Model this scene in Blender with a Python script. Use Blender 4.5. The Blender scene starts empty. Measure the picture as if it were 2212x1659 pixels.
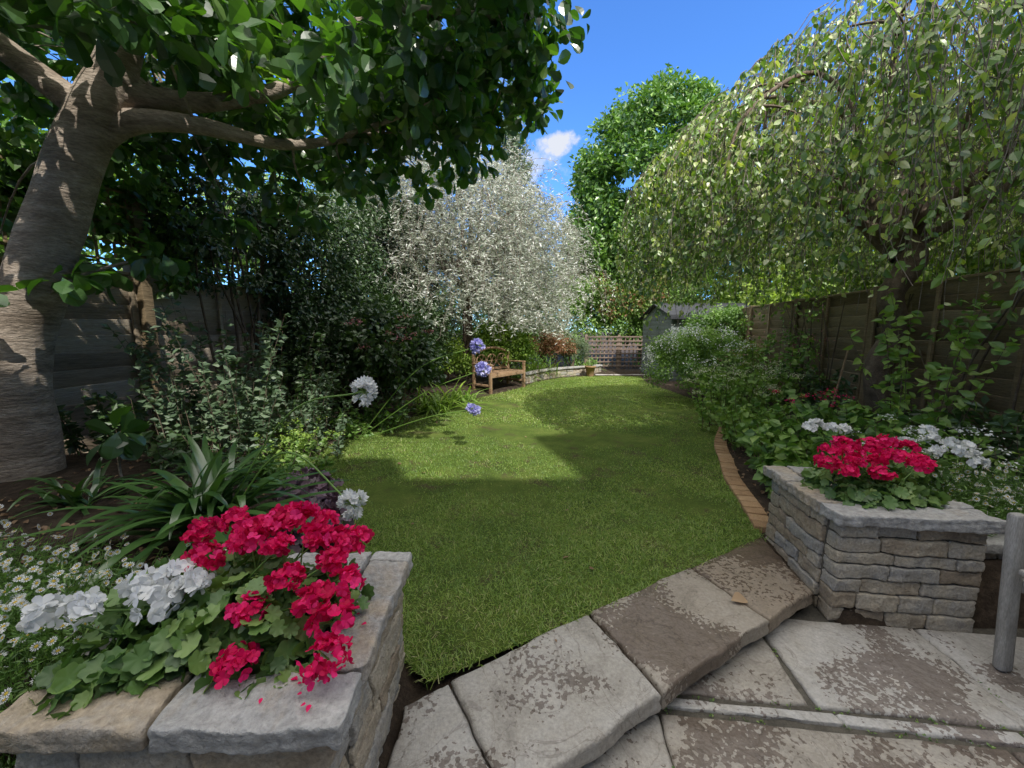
import bpy, math, numpy as np
from mathutils import Vector
rng=np.random.default_rng(7)
R=rng.random
def U(a,b,n=None): return rng.uniform(a,b,n)
def nrm(v): return v/np.maximum(np.linalg.norm(v,axis=-1,keepdims=True),1e-9)
def A(*x): return np.array(x,dtype=float)
_K=rng.normal(size=(10,3)); _PH=rng.random(10)*6.28
def sn(p,f=1.0):
    p=np.asarray(p)*f
    return np.sin(p@_K.T+_PH).sum(-1)/4.0

# ---------------------------------------------------------------- mesh builder
class MB:
    def __init__(s): s.V=[];s.F=[];s.n=0
    def add(s,V,F,mat=0,var=0.5,smooth=False):
        V=np.asarray(V,float).reshape(-1,3); F=np.asarray(F,int)
        var=np.broadcast_to(np.asarray(var,float),(len(V),)) if np.ndim(var)<1 or len(np.atleast_1d(var))!=len(V) else var
        s.V.append((V,var)); s.F.append((F+s.n,mat,smooth)); s.n+=len(V)
    def build(s,name,mats,parent=None):
        me=bpy.data.meshes.new(name)
        V=np.concatenate([v for v,_ in s.V]); va=np.concatenate([a for _,a in s.V])
        loops=np.concatenate([f.ravel() for f,_,_ in s.F])
        tot=np.concatenate([np.full(len(f),f.shape[1]) for f,_,_ in s.F])
        mi=np.concatenate([np.full(len(f),m) for f,m,_ in s.F]); sm=np.concatenate([np.full(len(f),b) for f,_,b in s.F])
        me.vertices.add(len(V)); me.vertices.foreach_set('co',V.ravel().astype(np.float32))
        me.loops.add(len(loops)); me.loops.foreach_set('vertex_index',loops.astype(np.int32))
        me.polygons.add(len(tot)); st=np.concatenate([[0],np.cumsum(tot)[:-1]])
        me.polygons.foreach_set('loop_start',st.astype(np.int32))
        for m in mats: me.materials.append(m)
        me.polygons.foreach_set('material_index',mi.astype(np.int32)); me.polygons.foreach_set('use_smooth',sm.astype(bool))
        me.update(calc_edges=True)
        at=me.attributes.new('v','FLOAT','POINT'); at.data.foreach_set('value',va.astype(np.float32))
        ob=bpy.data.objects.new(name,me); bpy.context.scene.collection.objects.link(ob)
        if parent: ob.parent=parent
        return ob
def empty(name):
    e=bpy.data.objects.new(name,None); bpy.context.scene.collection.objects.link(e); return e

def leaf_t(ts,ws,fold=0.15,curl=0.15):
    V=[(0,0,0)];F=[]
    for t,w in zip(ts,ws):
        z=-curl*t*t
        V+=[(-w,t,z+fold*w),(0,t,z),(w,t,z+fold*w)]
    V.append((0,1,-curl)); n=len(ts); tip=len(V)-1
    F+=[(0,2,1),(0,3,2)]
    for i in range(n-1):
        a=1+3*i;b=a+3
        F+=[(a,a+1,b+1),(a,b+1,b),(a+1,a+2,b+2),(a+1,b+2,b+1)]
    a=1+3*(n-1); F+=[(a,a+1,tip),(a+1,a+2,tip)]
    return A(*V).reshape(-1,3),np.array(F)
L_S=(A((0,0,0),(-.28,.5,.06),(.28,.5,.06),(0,1,-.1)),np.array([(0,3,1),(0,2,3)]))
L_N=(A((0,0,0),(-.11,.5,.03),(.11,.5,.03),(0,1,-.1)),np.array([(0,3,1),(0,2,3)]))
L_M=leaf_t([.3,.6],[.28,.27],.25,.2)
L_MAG=leaf_t([.25,.55,.8,.94],[.16,.31,.31,.16],.28,.25)
L_B=leaf_t([.3,.65],[.36,.3],.3,.25)
def inst(mb,T,P,D,N,S,mat=0,var=0.5,smooth=False):
    V,F=T; P=np.asarray(P,float); n=len(P)
    y=nrm(np.asarray(D,float)); x=nrm(np.cross(y,N)); z=np.cross(x,y)
    Rm=np.stack([x,y,z],1); S=np.asarray(S,float)
    if S.ndim==0: S=np.full(n,float(S))
    if S.ndim==1: S=np.repeat(S[:,None],3,1)
    W=np.matmul(V[None]*S[:,None,:],Rm)+P[:,None]
    k=len(V); FF=(F[None]+(np.arange(n)*k)[:,None,None]).reshape(-1,F.shape[1])
    var=np.asarray(var,float)
    if var.ndim==0: var=np.full(n,float(var))
    mb.add(W.reshape(-1,3),FF,mat,np.repeat(var,k),smooth)
def tubes(mb,P,r,seg=4,mat=0,var=0.5):
    P=np.asarray(P,float)
    if P.ndim==2: P=P[None]
    r=np.asarray(r,float); r=np.broadcast_to(r,P.shape[:2])
    N,M,_=P.shape
    T=nrm(np.gradient(P,axis=1)); ref=A(.31,.92,.13); u=nrm(np.cross(T,ref)); w=np.cross(T,u)
    a=np.arange(seg)/seg*2*math.pi
    ring=P[:,:,None]+r[:,:,None,None]*(np.cos(a)[None,None,:,None]*u[:,:,None]+np.sin(a)[None,None,:,None]*w[:,:,None])
    idx=np.arange(N*M*seg).reshape(N,M,seg); nx=np.roll(idx,-1,2)
    F=np.stack([idx[:,:-1],nx[:,:-1],nx[:,1:],idx[:,1:]],-1).reshape(-1,4)
    v=np.asarray(var,float)
    v=np.repeat(v,M*seg) if v.ndim else float(v)
    mb.add(ring.reshape(-1,3),F,mat,v,True)
def ribbons(mb,P,W,mat=0,var=0.5,fold=.25):
    P=np.asarray(P,float); N,M,_=P.shape; W=np.broadcast_to(W,(N,M))
    T=nrm(np.gradient(P,axis=1)); s=np.cross(T,A(0,0,1)); 
    s=nrm(s+1e-3*rng.normal(size=(N,1,3))); s=nrm(np.repeat(s.mean(1,keepdims=True),M,1)); up=np.cross(s,T)
    L=P-s*W[...,None]+up*W[...,None]*fold; Rr=P+s*W[...,None]+up*W[...,None]*fold
    V=np.stack([L,P,Rr],2); idx=np.arange(N*M*3).reshape(N,M,3)
    F=np.concatenate([np.stack([idx[:,:-1,i],idx[:,:-1,i+1],idx[:,1:,i+1],idx[:,1:,i]],-1).reshape(-1,4) for i in (0,1)])
    v=np.asarray(var,float); v=np.repeat(v,M*3) if v.ndim else float(v)
    mb.add(V.reshape(-1,3),F,mat,v,True)
def smooth_path(pts,n=8):
    p=np.asarray(pts,float); p=np.vstack([2*p[0]-p[1],p,2*p[-1]-p[-2]]); o=[]
    for i in range(1,len(p)-2):
        for t in np.arange(n)/n:
            a,b,c,d=p[i-1:i+3]; o.append(.5*((2*b)+(c-a)*t+(2*a-5*b+4*c-d)*t*t+(3*b-a-3*c+d)*t**3))
    o.append(p[-2]); return np.array(o)
def limb(mb,pts,radii,seg=10,mat=0,n=8,rough=.06):
    q=np.column_stack([pts,radii]); s=smooth_path(q,n); P=s[:,:3]; r=s[:,3]
    P=P+np.stack([sn(P,3.1),sn(P+5,3.1),0*r],-1)*r[:,None]*rough*2
    r=r*(1+rough*sn(P+9,5)); tubes(mb,P,r[None],seg,mat,.5)
def rot(z=0,y=0,x=0):
    cz,sz,cy,sy,cx,sx=math.cos(z),math.sin(z),math.cos(y),math.sin(y),math.cos(x),math.sin(x)
    return A((cz,-sz,0),(sz,cz,0),(0,0,1))@A((cy,0,sy),(0,1,0),(-sy,0,cy))@A((1,0,0),(0,cx,-sx),(0,sx,cx))
def box(mb,c,h,M=None,r=.004,seg=(1,1,1),amp=0,freq=14,mat=0,var=.5,smooth=True):
    h=A(*h); r=min(r,h.min()*.9); c=A(*c)
    ax=[]
    for i in range(3):
        inner=np.linspace(-(h[i]-r),h[i]-r,seg[i]+1)
        ax.append(np.concatenate([[-h[i],-h[i]+r*.3],inner,[h[i]-r*.3,h[i]]]))
    Vs=[];Fs=[];n=0
    for i in range(3):
        j,k=(i+1)%3,(i+2)%3
        for s in (-1,1):
            a,b=np.meshgrid(ax[j],ax[k],indexing='ij'); p=np.zeros(a.shape+(3,)); p[...,i]=s*h[i];p[...,j]=a;p[...,k]=b
            idx=np.arange(a.size).reshape(a.shape)+n
            q=[idx[:-1,:-1],idx[1:,:-1],idx[1:,1:],idx[:-1,1:]]
            if s<0:q=q[::-1]
            Fs.append(np.stack(q,-1).reshape(-1,4)); Vs.append(p.reshape(-1,3)); n+=a.size
    V=np.concatenate(Vs); F=np.concatenate(Fs)
    q=np.clip(V,-(h-r),h-r); d=V-q; V=q+r*nrm(d)
    if M is not None: V=V@M.T
    V=V+c
    if amp: V=V+amp*np.stack([sn(V,freq),sn(V+3.3,freq),sn(V+7.7,freq)],-1)*.6+amp*.4*np.stack([sn(V+1,freq*3),sn(V+4,freq*3),sn(V+8,freq*3)],-1)
    mb.add(V,F,mat,var,smooth)

# ---------------------------------------------------------------- materials
def nodes(name):
    m=bpy.data.materials.new(name); m.use_nodes=True; nt=m.node_tree; nt.nodes.clear()
    o=nt.nodes.new('ShaderNodeOutputMaterial'); return m,nt,o
def ramp(nt,fac,stops):
    r=nt.nodes.new('ShaderNodeValToRGB'); e=r.color_ramp.elements
    while len(e)<len(stops): e.new(.5)
    for x,(p,c) in zip(e,stops): x.position=p; x.color=(*c,1) if len(c)==3 else c
    nt.links.new(fac,r.inputs[0]); return r.outputs[0]
def noise(nt,scale,detail=4,rough=.6,vec=None,dist=0):
    n=nt.nodes.new('ShaderNodeTexNoise'); n.inputs['Scale'].default_value=scale; n.inputs['Detail'].default_value=detail
    n.inputs['Roughness'].default_value=rough; n.inputs['Distortion'].default_value=dist
    if vec is None: vec=nt.nodes.new('ShaderNodeTexCoord').outputs['Object']
    nt.links.new(vec,n.inputs['Vector']); return n.outputs['Fac']
def mix(nt,f,a,b,mode='MIX'):
    m=nt.nodes.new('ShaderNodeMix'); m.data_type='RGBA'; m.blend_type=mode
    for s,i in ((f,0),(a,6),(b,7)):
        if isinstance(s,(int,float)): m.inputs[i].default_value=s
        elif isinstance(s,tuple): m.inputs[i].default_value=(*s,1)
        else: nt.links.new(s,m.inputs[i])
    return m.outputs[2]
def mth(nt,op,a,b=0.,c=None):
    m=nt.nodes.new('ShaderNodeMath'); m.operation=op
    for i,s in enumerate((a,b) if c is None else (a,b,c)):
        if isinstance(s,(int,float)): m.inputs[i].default_value=s
        else: nt.links.new(s,m.inputs[i])
    return m.outputs[0]
def attr(nt):
    a=nt.nodes.new('ShaderNodeAttribute'); a.attribute_name='v'; return a.outputs['Fac']
def bump(nt,h,s,d=.01):
    b=nt.nodes.new('ShaderNodeBump'); b.inputs['Strength'].default_value=s; b.inputs['Distance'].default_value=d
    nt.links.new(h,b.inputs['Height']); return b.outputs[0]
def leafm(name,stops,trans=.35,rough=.5,spec=.35,tcol=(1.25,1.35,.55),gain=1.5):
    stops=[tuple(min(.9,c*gain) for c in s) for s in stops]
    m,nt,o=nodes(name); c=ramp(nt,attr(nt),[(i/(len(stops)-1),s) for i,s in enumerate(stops)])
    b=nt.nodes.new('ShaderNodeBsdfDiffuse'); nt.links.new(c,b.inputs[0])
    t=nt.nodes.new('ShaderNodeBsdfTranslucent'); nt.links.new(mix(nt,1.,c,tcol,'MULTIPLY'),t.inputs[0])
    x=nt.nodes.new('ShaderNodeMixShader'); x.inputs[0].default_value=trans
    nt.links.new(b.outputs[0],x.inputs[1]); nt.links.new(t.outputs[0],x.inputs[2])
    g=nt.nodes.new('ShaderNodeBsdfGlossy'); g.inputs['Roughness'].default_value=rough; g.inputs[0].default_value=(1,1,1,1)
    y=nt.nodes.new('ShaderNodeMixShader'); y.inputs[0].default_value=spec*.12
    nt.links.new(x.outputs[0],y.inputs[1]); nt.links.new(g.outputs[0],y.inputs[2]); nt.links.new(y.outputs[0],o.inputs[0]); return m
def surf(name,stops,scale=8,bs=.5,bd=.01,rough=.8,useattr=.0,dist=0,bscale=None,spec=.3,stretch=None,fineamt=.6):
    m,nt,o=nodes(name); tc=nt.nodes.new('ShaderNodeTexCoord').outputs['Object']
    if stretch:
        mp=nt.nodes.new('ShaderNodeMapping'); mp.inputs['Scale'].default_value=stretch; nt.links.new(tc,mp.inputs[0]); tc=mp.outputs[0]
    n=noise(nt,scale,5,.65,tc,dist); n=mth(nt,'MULTIPLY_ADD',mth(nt,'SUBTRACT',n,.5),1.8,.5)
    f=mth(nt,'ADD',mth(nt,'MULTIPLY',n,1-useattr),mth(nt,'MULTIPLY',attr(nt),useattr))
    c=ramp(nt,f,[(i/(len(stops)-1),s) for i,s in enumerate(stops)])
    fine=noise(nt,scale*9,5,.7,tc); c=mix(nt,fineamt,c,ramp(nt,fine,[(.3,(.4,.4,.4)),(.7,(1.35,1.35,1.35))]),'MULTIPLY')
    b=nt.nodes.new('ShaderNodeBsdfPrincipled'); nt.links.new(c,b.inputs['Base Color']); b.inputs['Roughness'].default_value=rough
    b.inputs['Specular IOR Level'].default_value=spec
    h=mth(nt,'ADD',noise(nt,(bscale or scale*3),5,.65,tc),mth(nt,'MULTIPLY',fine,.35))
    nt.links.new(bump(nt,h,bs,bd),b.inputs['Normal']); nt.links.new(b.outputs[0],o.inputs[0]); return m
def slabm():
    m,nt,o=nodes('flagstone_stone'); tc=nt.nodes.new('ShaderNodeTexCoord').outputs['Object']; a=attr(nt)
    base=ramp(nt,a,[(0,(.20,.155,.115)),(.3,(.33,.275,.21)),(.6,(.43,.405,.365)),(1,(.56,.555,.545))])
    c=mix(nt,.9,base,ramp(nt,noise(nt,4.5,7,.7,tc,.8),[(.25,(.5,.48,.46)),(.45,(.93,.91,.9)),(.6,(1.03,1.03,1.06)),(.78,(1.22,1.18,1.12))]),'MULTIPLY')
    c=mix(nt,.6,c,ramp(nt,noise(nt,70,5,.75,tc),[(.3,(.5,.5,.5)),(.7,(1.3,1.3,1.3))]),'MULTIPLY')
    cl=noise(nt,3.2,6,.55,tc,1.2); ln=mth(nt,'ABSOLUTE',mth(nt,'SUBTRACT',cl,.5)); c=mix(nt,.6,c,ramp(nt,ln,[(0,(.45,.42,.4)),(.012,(1,1,1))]),'MULTIPLY')
    big=noise(nt,2.0,2,.5,tc,.6); sp=noise(nt,52,2,.5,tc,.2)
    w=mth(nt,'ADD',mth(nt,'MULTIPLY',big,1.9),mth(nt,'MULTIPLY',sp,1.0))
    w=mth(nt,'SUBTRACT',w,mth(nt,'MULTIPLY',a,.5))
    wet=ramp(nt,mth(nt,'SUBTRACT',w,.7),[(.545,(0,0,0)),(.57,(1,1,1))])
    c=mix(nt,wet,c,mix(nt,1.,c,(.50,.45,.43),'MULTIPLY'))
    b=nt.nodes.new('ShaderNodeBsdfPrincipled'); nt.links.new(c,b.inputs['Base Color'])
    nt.links.new(ramp(nt,wet,[(0,(.6,)*3),(1,(.25,)*3)]),b.inputs['Roughness'])
    h=mth(nt,'ADD',noise(nt,7,7,.6,tc,.7),mth(nt,'MULTIPLY',noise(nt,90,4,.7,tc),.14))
    nt.links.new(bump(nt,h,.75,.03),b.inputs['Normal']); nt.links.new(b.outputs[0],o.inputs[0]); return m

M_slab=slabm()
M_stone=surf('walling_stone',[(.16,.135,.11),(.38,.31,.23),(.50,.44,.35),(.37,.36,.345),(.64,.60,.54)],9,1.,.02,.85,.6)
M_cop=surf('coping_stone',[(.28,.22,.155),(.43,.355,.265),(.38,.375,.37),(.46,.45,.435),(.60,.57,.52)],5,1.,.02,.8,.5,.5)
M_mort=surf('mortar',[(.06,.055,.045),(.16,.145,.12)],20,.8,.01,.95)
M_soil=surf('soil',[(.022,.015,.010),(.06,.042,.028),(.13,.095,.07)],14,1,.03,.95)
M_brick=surf('brick_edging_clay',[(.22,.13,.07),(.38,.24,.13),(.46,.32,.19)],16,.7,.008,.85,.4)
M_hbrick=surf('house_brick',[(.45,.40,.32),(.6,.56,.47)],6,.5,.01,.85)
M_bark=surf('magnolia_bark',[(.13,.10,.075),(.29,.235,.185),(.42,.35,.285),(.52,.455,.39)],3.2,.8,.03,.85,0,.9,12,.25,(1,1,3.6),.7)
M_twig=surf('twig_bark',[(.06,.045,.034),(.15,.11,.08),(.26,.21,.16)],12,.6,.01,.85,0)
M_ptwig=surf('pale_twig_bark',[(.12,.10,.085),(.24,.20,.17),(.36,.32,.28)],12,.6,.01,.85,0)
M_fence=surf('weathered_fence_wood',[(.12,.09,.06),(.30,.24,.17),(.44,.37,.28),(.56,.50,.41)],3,.8,.012,.8,.6,.3,None,.25,(.6,.6,9))
M_fence2=surf('brown_fence_wood',[(.10,.07,.04),(.28,.21,.125),(.43,.34,.22)],3,.8,.012,.8,.6,.3,None,.25,(.6,.6,9))
M_bench=surf('bench_teak',[(.18,.10,.055),(.34,.22,.13),(.45,.33,.23)],6,.5,.005,.7,.2,0,None,.3,(1,1,4))
M_chair=surf('silvered_teak',[(.2,.19,.17),(.32,.31,.29),(.42,.40,.38)],8,.5,.004,.7,0,0,None,.3,(4,4,.6))
M_shed=surf('shed_paint',[(.11,.135,.135),(.17,.20,.20),(.22,.25,.245)],2,.3,.005,.6,0)
M_felt=surf('roof_felt',[(.03,.032,.04),(.07,.075,.085)],8,.6,.006,.9,0)
M_white=surf('white_paint',[(.6,.6,.58),(.78,.78,.76)],5,.1,.002,.5)
def glass():
    m,nt,o=nodes('window_glass'); b=nt.nodes.new('ShaderNodeBsdfPrincipled'); b.inputs['Base Color'].default_value=(.03,.04,.045,1); b.inputs['Roughness'].default_value=.08
    nt.links.new(b.outputs[0],o.inputs[0]); return m
M_glass=glass()
def lm():
    m,nt,o=nodes('lawn_turf'); tc=nt.nodes.new('ShaderNodeTexCoord').outputs['Object']
    c=ramp(nt,noise(nt,2.2,5,.7,tc),[(.3,(.07,.105,.025)),(.5,(.115,.17,.035)),(.7,(.18,.22,.055))])
    c=mix(nt,ramp(nt,noise(nt,3.4,4,.6,tc,.5),[(.55,(0,0,0)),(.68,(.9,.9,.9))]),c,(.11,.085,.05))
    c=mix(nt,.7,c,ramp(nt,noise(nt,120,4,.8,tc),[(.3,(.3,.3,.3)),(.7,(1.4,1.4,1.4))]),'MULTIPLY')
    b=nt.nodes.new('ShaderNodeBsdfPrincipled'); nt.links.new(c,b.inputs['Base Color']); b.inputs['Roughness'].default_value=.9; b.inputs['Specular IOR Level'].default_value=.1
    nt.links.new(bump(nt,noise(nt,60,5,.8,tc),1,.02),b.inputs['Normal']); nt.links.new(b.outputs[0],o.inputs[0]); return m
M_lawn=lm()
G_grass=leafm('grass_blade',[(.06,.125,.018),(.13,.23,.034),(.21,.31,.05),(.32,.37,.11),(.42,.38,.20)],.4,.5,.35,(1.3,1.3,.6),1.28)
G_mag=leafm('magnolia_leaf',[(.018,.045,.016),(.034,.078,.022),(.055,.115,.028),(.10,.16,.036)],.36,.35,.6,(1.8,2.2,.4),1.55)
G_silver=leafm('silver_leaf',[(.11,.135,.09),(.24,.27,.21),(.42,.45,.39),(.62,.64,.59)],.25,.6,.4,(1,1,.8),1.5)
G_weep=leafm('weeping_leaf',[(.04,.08,.015),(.075,.14,.025),(.12,.20,.038),(.22,.28,.06),(.38,.39,.22)],.38,.45,.7,(1.3,1.45,.4),1.75)
G_ivy=leafm('ivy_leaf',[(.025,.06,.012),(.05,.11,.018),(.085,.16,.026),(.135,.22,.04)],.25,.4,.5,(1.2,1.3,.5),1.9)
G_dark=leafm('dark_leaf',[(.018,.04,.014),(.03,.062,.018),(.05,.09,.025)],.25,.45,.5,(1.2,1.3,.5),1.6)
G_mid=leafm('garden_leaf',[(.03,.065,.015),(.058,.12,.022),(.095,.17,.032),(.15,.22,.05)],.32,.5,.4,(1.2,1.3,.5),1.9)
G_lime=leafm('lime_leaf',[(.075,.14,.02),(.14,.22,.03),(.24,.32,.05)],.35,.5,.3,(1.2,1.3,.5),1.6)
G_grey=leafm('greygreen_leaf',[(.035,.06,.03),(.06,.10,.05),(.11,.15,.085)],.25,.55,.4,(1.2,1.3,.5),1.7)
G_red=leafm('redtinged_leaf',[(.06,.09,.02),(.11,.11,.04),(.22,.09,.05),(.26,.2,.09)],.3,.5,.3,(1.3,1.0,.6))
G_purple=leafm('heuchera_leaf',[(.045,.025,.038),(.09,.055,.075),(.16,.12,.14)],.15,.45,.5,(1.2,.8,.9),2)
G_strap=leafm('strap_leaf',[(.018,.05,.014),(.035,.08,.02),(.06,.12,.03)],.25,.3,.8,(1.2,1.3,.5),1.7)
G_ger=leafm('geranium_leaf',[(.03,.065,.018),(.058,.12,.028),(.09,.16,.038),(.14,.21,.06)],.25,.55,.4,(1.2,1.3,.5),1.6)
F_red=leafm('magenta_red_petal',[(.50,.003,.06),(.80,.010,.135),(.92,.04,.24)],.35,.6,.1,(1.05,.7,1.0),1)
F_white=leafm('white_petal',[(.70,.71,.71),(.86,.87,.87),(.92,.92,.92)],.35,.5,.2,(1,1,1),1)
F_cream=leafm('cream_flower',[(.42,.44,.25),(.6,.6,.42),(.75,.73,.6)],.25,.6,.2,(1,1,.9),1.1)
F_blue=leafm('lilac_petal',[(.25,.24,.55),(.40,.39,.72),(.58,.58,.85)],.3,.5,.2,(1,1,1.2),1)
F_pink=leafm('pink_flower',[(.30,.08,.13),(.5,.16,.22),(.6,.3,.33)],.3,.5,.2,(1.2,.9,.9),1)
F_yel=leafm('yellow_centre',[(.5,.34,.03),(.65,.45,.05)],.1,.6,.2,(1,1,1),1)
F_brown=leafm('dry_leaf',[(.20,.12,.065),(.30,.2,.12),(.45,.32,.2)],.2,.7,.2,(1.1,.9,.7),1)

# ---------------------------------------------------------------- layout
LAWN=smooth_path([(-.33,1.37),(.36,1.73),(1.05,2.11),(1.70,2.46)],3).tolist()
right=smooth_path([(1.74,2.55),(1.86,2.95),(2.02,3.47),(2.25,4.0),(2.54,4.66),(3.1,5.6),(3.55,6.6),(3.75,7.8),(3.7,9.2),(3.7,10.5),(4.0,12.0)],5).tolist()
left=smooth_path([(2.69,12.1),(1.6,11.6),(.7,10.6),(.16,9.34),(-.5,8.3),(-.97,7.49),(-1.685,6.07),(-2.13,4.98),(-2.31,4.21),(-1.95,3.5),(-1.45,2.9),(-1.05,2.3),(-.62,1.85),(-.5,1.5)],5).tolist()
LP=np.array([p[:2] for p in LAWN+right+left])
def inside(P,poly):
    x,y=P[:,0],P[:,1]; c=np.zeros(len(P),bool); a=poly; b=np.roll(poly,-1,0)
    for (x1,y1),(x2,y2) in zip(a,b):
        k=((y1>y)!=(y2>y)); 
        if y1!=y2: c^=k&(x<(x2-x1)*(y-y1)/(y2-y1)+x1)
    return c
def dist_poly(P,poly):
    d=np.full(len(P),1e9); a=poly;b=np.roll(poly,-1,0)
    for p,q in zip(a,b):
        e=q-p; L=max(e@e,1e-9); t=np.clip(((P-p)@e)/L,0,1); d=np.minimum(d,np.linalg.norm(P-(p+t[:,None]*e),axis=1))
    return d
def stepside(P):   # signed distance from the step centre line, positive on the lawn side
    o=A(0.,1.28); d=nrm(A(.88,.475)); n=A(-d[1],d[0]); return (P-o)@n
def gz(P):
    P=np.asarray(P,float).reshape(-1,2); ins=inside(P,LP); d=dist_poly(P,LP); s=stepside(P)
    z=np.where(ins,-.03,0)
    hl=np.clip((d-.05)/.9,0,1)**1.2*.34*np.clip((4.6-P[:,1])/1.5,.25,1)
    z=np.where(~ins,.01+hl*np.where(P[:,0]<1,1,.45)+.012*sn(np.column_stack([P,P[:,:1]]),3),z)
    z=np.where(~ins & (np.hypot(P[:,0],P[:,1])>30),-.05,z)
    z=np.where((s<.5)&(P[:,0]>-.5)&(P[:,0]<1.72)&(P[:,1]<2.6),np.minimum(z,-.045),z)
    pat=((s<-.04)&(P[:,0]>-.45)&(P[:,0]<1.7))|((P[:,1]<1.85)&(P[:,0]>=1.6)&(P[:,0]<5))|((P[:,1]<.85)&(P[:,1]>-6)&(np.abs(P[:,0])<8))
    return np.where(pat,-.2,z)
cx=np.concatenate([[-400,-150,-60,-30,-16],np.arange(-9,9.01,.1),[16,30,60,150,400]])
cy=np.concatenate([[-400,-150,-60,-20],np.arange(-6,18.01,.1),[25,40,80,200,600]])
gx,gy=np.meshgrid(cx,cy,indexing='ij'); P2=np.column_stack([gx.ravel(),gy.ravel()])
mb=MB(); idx=np.arange(gx.size).reshape(gx.shape)
mb.add(np.column_stack([P2,gz(P2)]),np.stack([idx[:-1,:-1],idx[1:,:-1],idx[1:,1:],idx[:-1,1:]],-1).reshape(-1,4),0,.5,True)
mb.build('ground',[M_soil])
def gh(x,y): return float(gz([(x,y)])[0])

# lawn with blades
mb=MB(); n=len(LP); mb.add(np.column_stack([LP,np.full(n,.004)]),np.arange(n)[None],0,.5)
def samp(n,y0,y1):
    P=np.column_stack([U(-2.5,4.1,n),U(y0,y1,n)]); return P[inside(P,LP)]
GB=A((-.5,0,0),(.5,0,0),(-.32,.55,.12),(.32,.55,.12),(0,1,.5))
T5=(GB,np.array([(0,1,3),(0,3,2),(2,3,4)]))
T3=(A((-.5,0,0),(.5,0,0),(0,1,.3)),np.array([(0,1,2)]))
def blades(P,h0,h1,w,T):
    n=len(P); th=U(0,6.28,n); lean=U(.05,1.6,n)
    D=np.column_stack([np.cos(th)*lean,np.sin(th)*lean,np.ones(n)]); Nn=np.column_stack([np.cos(th),np.sin(th),0*th])+.3*rng.normal(size=(n,3))
    P0=np.column_stack([P,P[:,:1]*0]); pn=sn(P0,1.7); pf=sn(P0+2,9); pm=sn(P0+11,4.3); h=U(h0,h1,n)*(1+.15*pn+.2*pf)
    thin=R(n)> .85*np.clip(sn(P0+4,2.6)-.45,0,1)*2+.35*np.clip(sn(P0+7,7)-.3,0,1)
    S=np.column_stack([U(.6,1.3,n)*w,h,h]); var=np.clip(.36+.12*pn+.07*pf+.10*pm+.16*rng.normal(size=n)+(R(n)<.07)*U(.3,.6,n),0,1)
    P3=np.column_stack([P,np.full(n,.003)]); k=thin
    inst(mb,T,P3[k],D[k],Nn[k],S[k],1,var[k])
blades(samp(200000,1.3,3.2)[:78000],.012,.036,.0036,T5)
blades(samp(200000,3.1,5.6)[:74000],.014,.030,.006,T3)
blades(samp(200000,5.5,12.3)[:60000],.014,.026,.013,T3)
t=R(4000)[:,None]; i=rng.integers(0,len(LP),4000); e=LP[i]*(1-t)+LP[(i+1)%len(LP)]*t+rng.normal(size=(4000,2))*.018
blades(e,.02,.05,.005,T5)
mb.build('lawn',[M_lawn,G_grass])

# ---------------------------------------------------------------- flagstones
def slab(mb,poly,top,th,var,round_=.012,amp=.004):
    poly=A(*poly); c=poly.mean(0); V=[];m=24; pts=[]
    for a,b in zip(poly,np.roll(poly,-1,0)):
        for t in np.arange(m)/m: pts.append(a+(b-a)*t)
    pts=np.array(pts); k=len(pts)
    z3=lambda q,o=0: np.column_stack([q,q[:,:1]*0+o])
    j=np.column_stack([sn(z3(pts),17)+.5*sn(z3(pts),51),sn(z3(pts,5),17)+.5*sn(z3(pts,5),51)])*amp*1.2
    d=nrm(pts-c); rings=[]
    for off,z in [(.0,top-th),(.006,top-th*.75),(-.004,top-th*.45),(.004,top-round_*1.2),(-.004,top-round_*.35),(-round_,top)]:
        q=pts+d*off+j*(1+ (1 if z<top-round_*.5 else 0)); nz=z+amp*.5*sn(z3(q,z*40),23)
        rings.append(np.column_stack([q,nz]))
    for f in (.75,.5,.25):
        q=c+(pts+j-d*round_-c)*f; rings.append(np.column_stack([q,top+amp*.5*sn(z3(q),9)]))
    V=np.concatenate(rings+[np.array([[c[0],c[1],top]])]); nr=len(rings); I=np.arange(nr*k).reshape(nr,k)
    F=np.stack([I[:-1],np.roll(I[:-1],-1,1),np.roll(I[1:],-1,1),I[1:]],-1).reshape(-1,4)
    ft=np.stack([I[-1],np.roll(I[-1],-1),np.full(k,nr*k)],-1)
    a2=0.5*np.sum(poly[:,0]*np.roll(poly[:,1],-1)-np.roll(poly[:,0],-1)*poly[:,1])
    if a2<0: F=F[:,::-1]; ft=ft[:,::-1]
    s0=mb.n; mb.add(V,F,0,var,True); mb.F.append((ft+s0,0,True))
mb=MB()
slab(mb,[(-.40,1.27),(-.255,1.36),(-.025,.965),(-.40,.74)],.012,.075,.66)
slab(mb,[(-.24,1.375),(.375,1.74),(.572,1.315),(-.012,.967)],.015,.08,.62)
slab(mb,[(.39,1.75),(1.05,2.11),(1.24,1.69),(.586,1.323)],.018,.08,.42)
slab(mb,[(1.065,2.12),(1.70,2.47),(1.615,1.905),(1.254,1.698)],.012,.08,.2)
slab(mb,[(-.40,.72),(-.02,.94),(.22,.55),(-.40,.3)],-.125,.05,.7)
box(mb,(.66,1.63,-.10),(1.22,.16,.055),rot(math.radians(28.6)),.01,(20,3,1),.006,12,0,.1)
mb.build('stone_step',[M_slab])
mb=MB(); ex=A(.993,-.11); ey=A(.11,.993)
def pp(a,b): return A(1.667,1.839)+ex*a+ey*b
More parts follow.
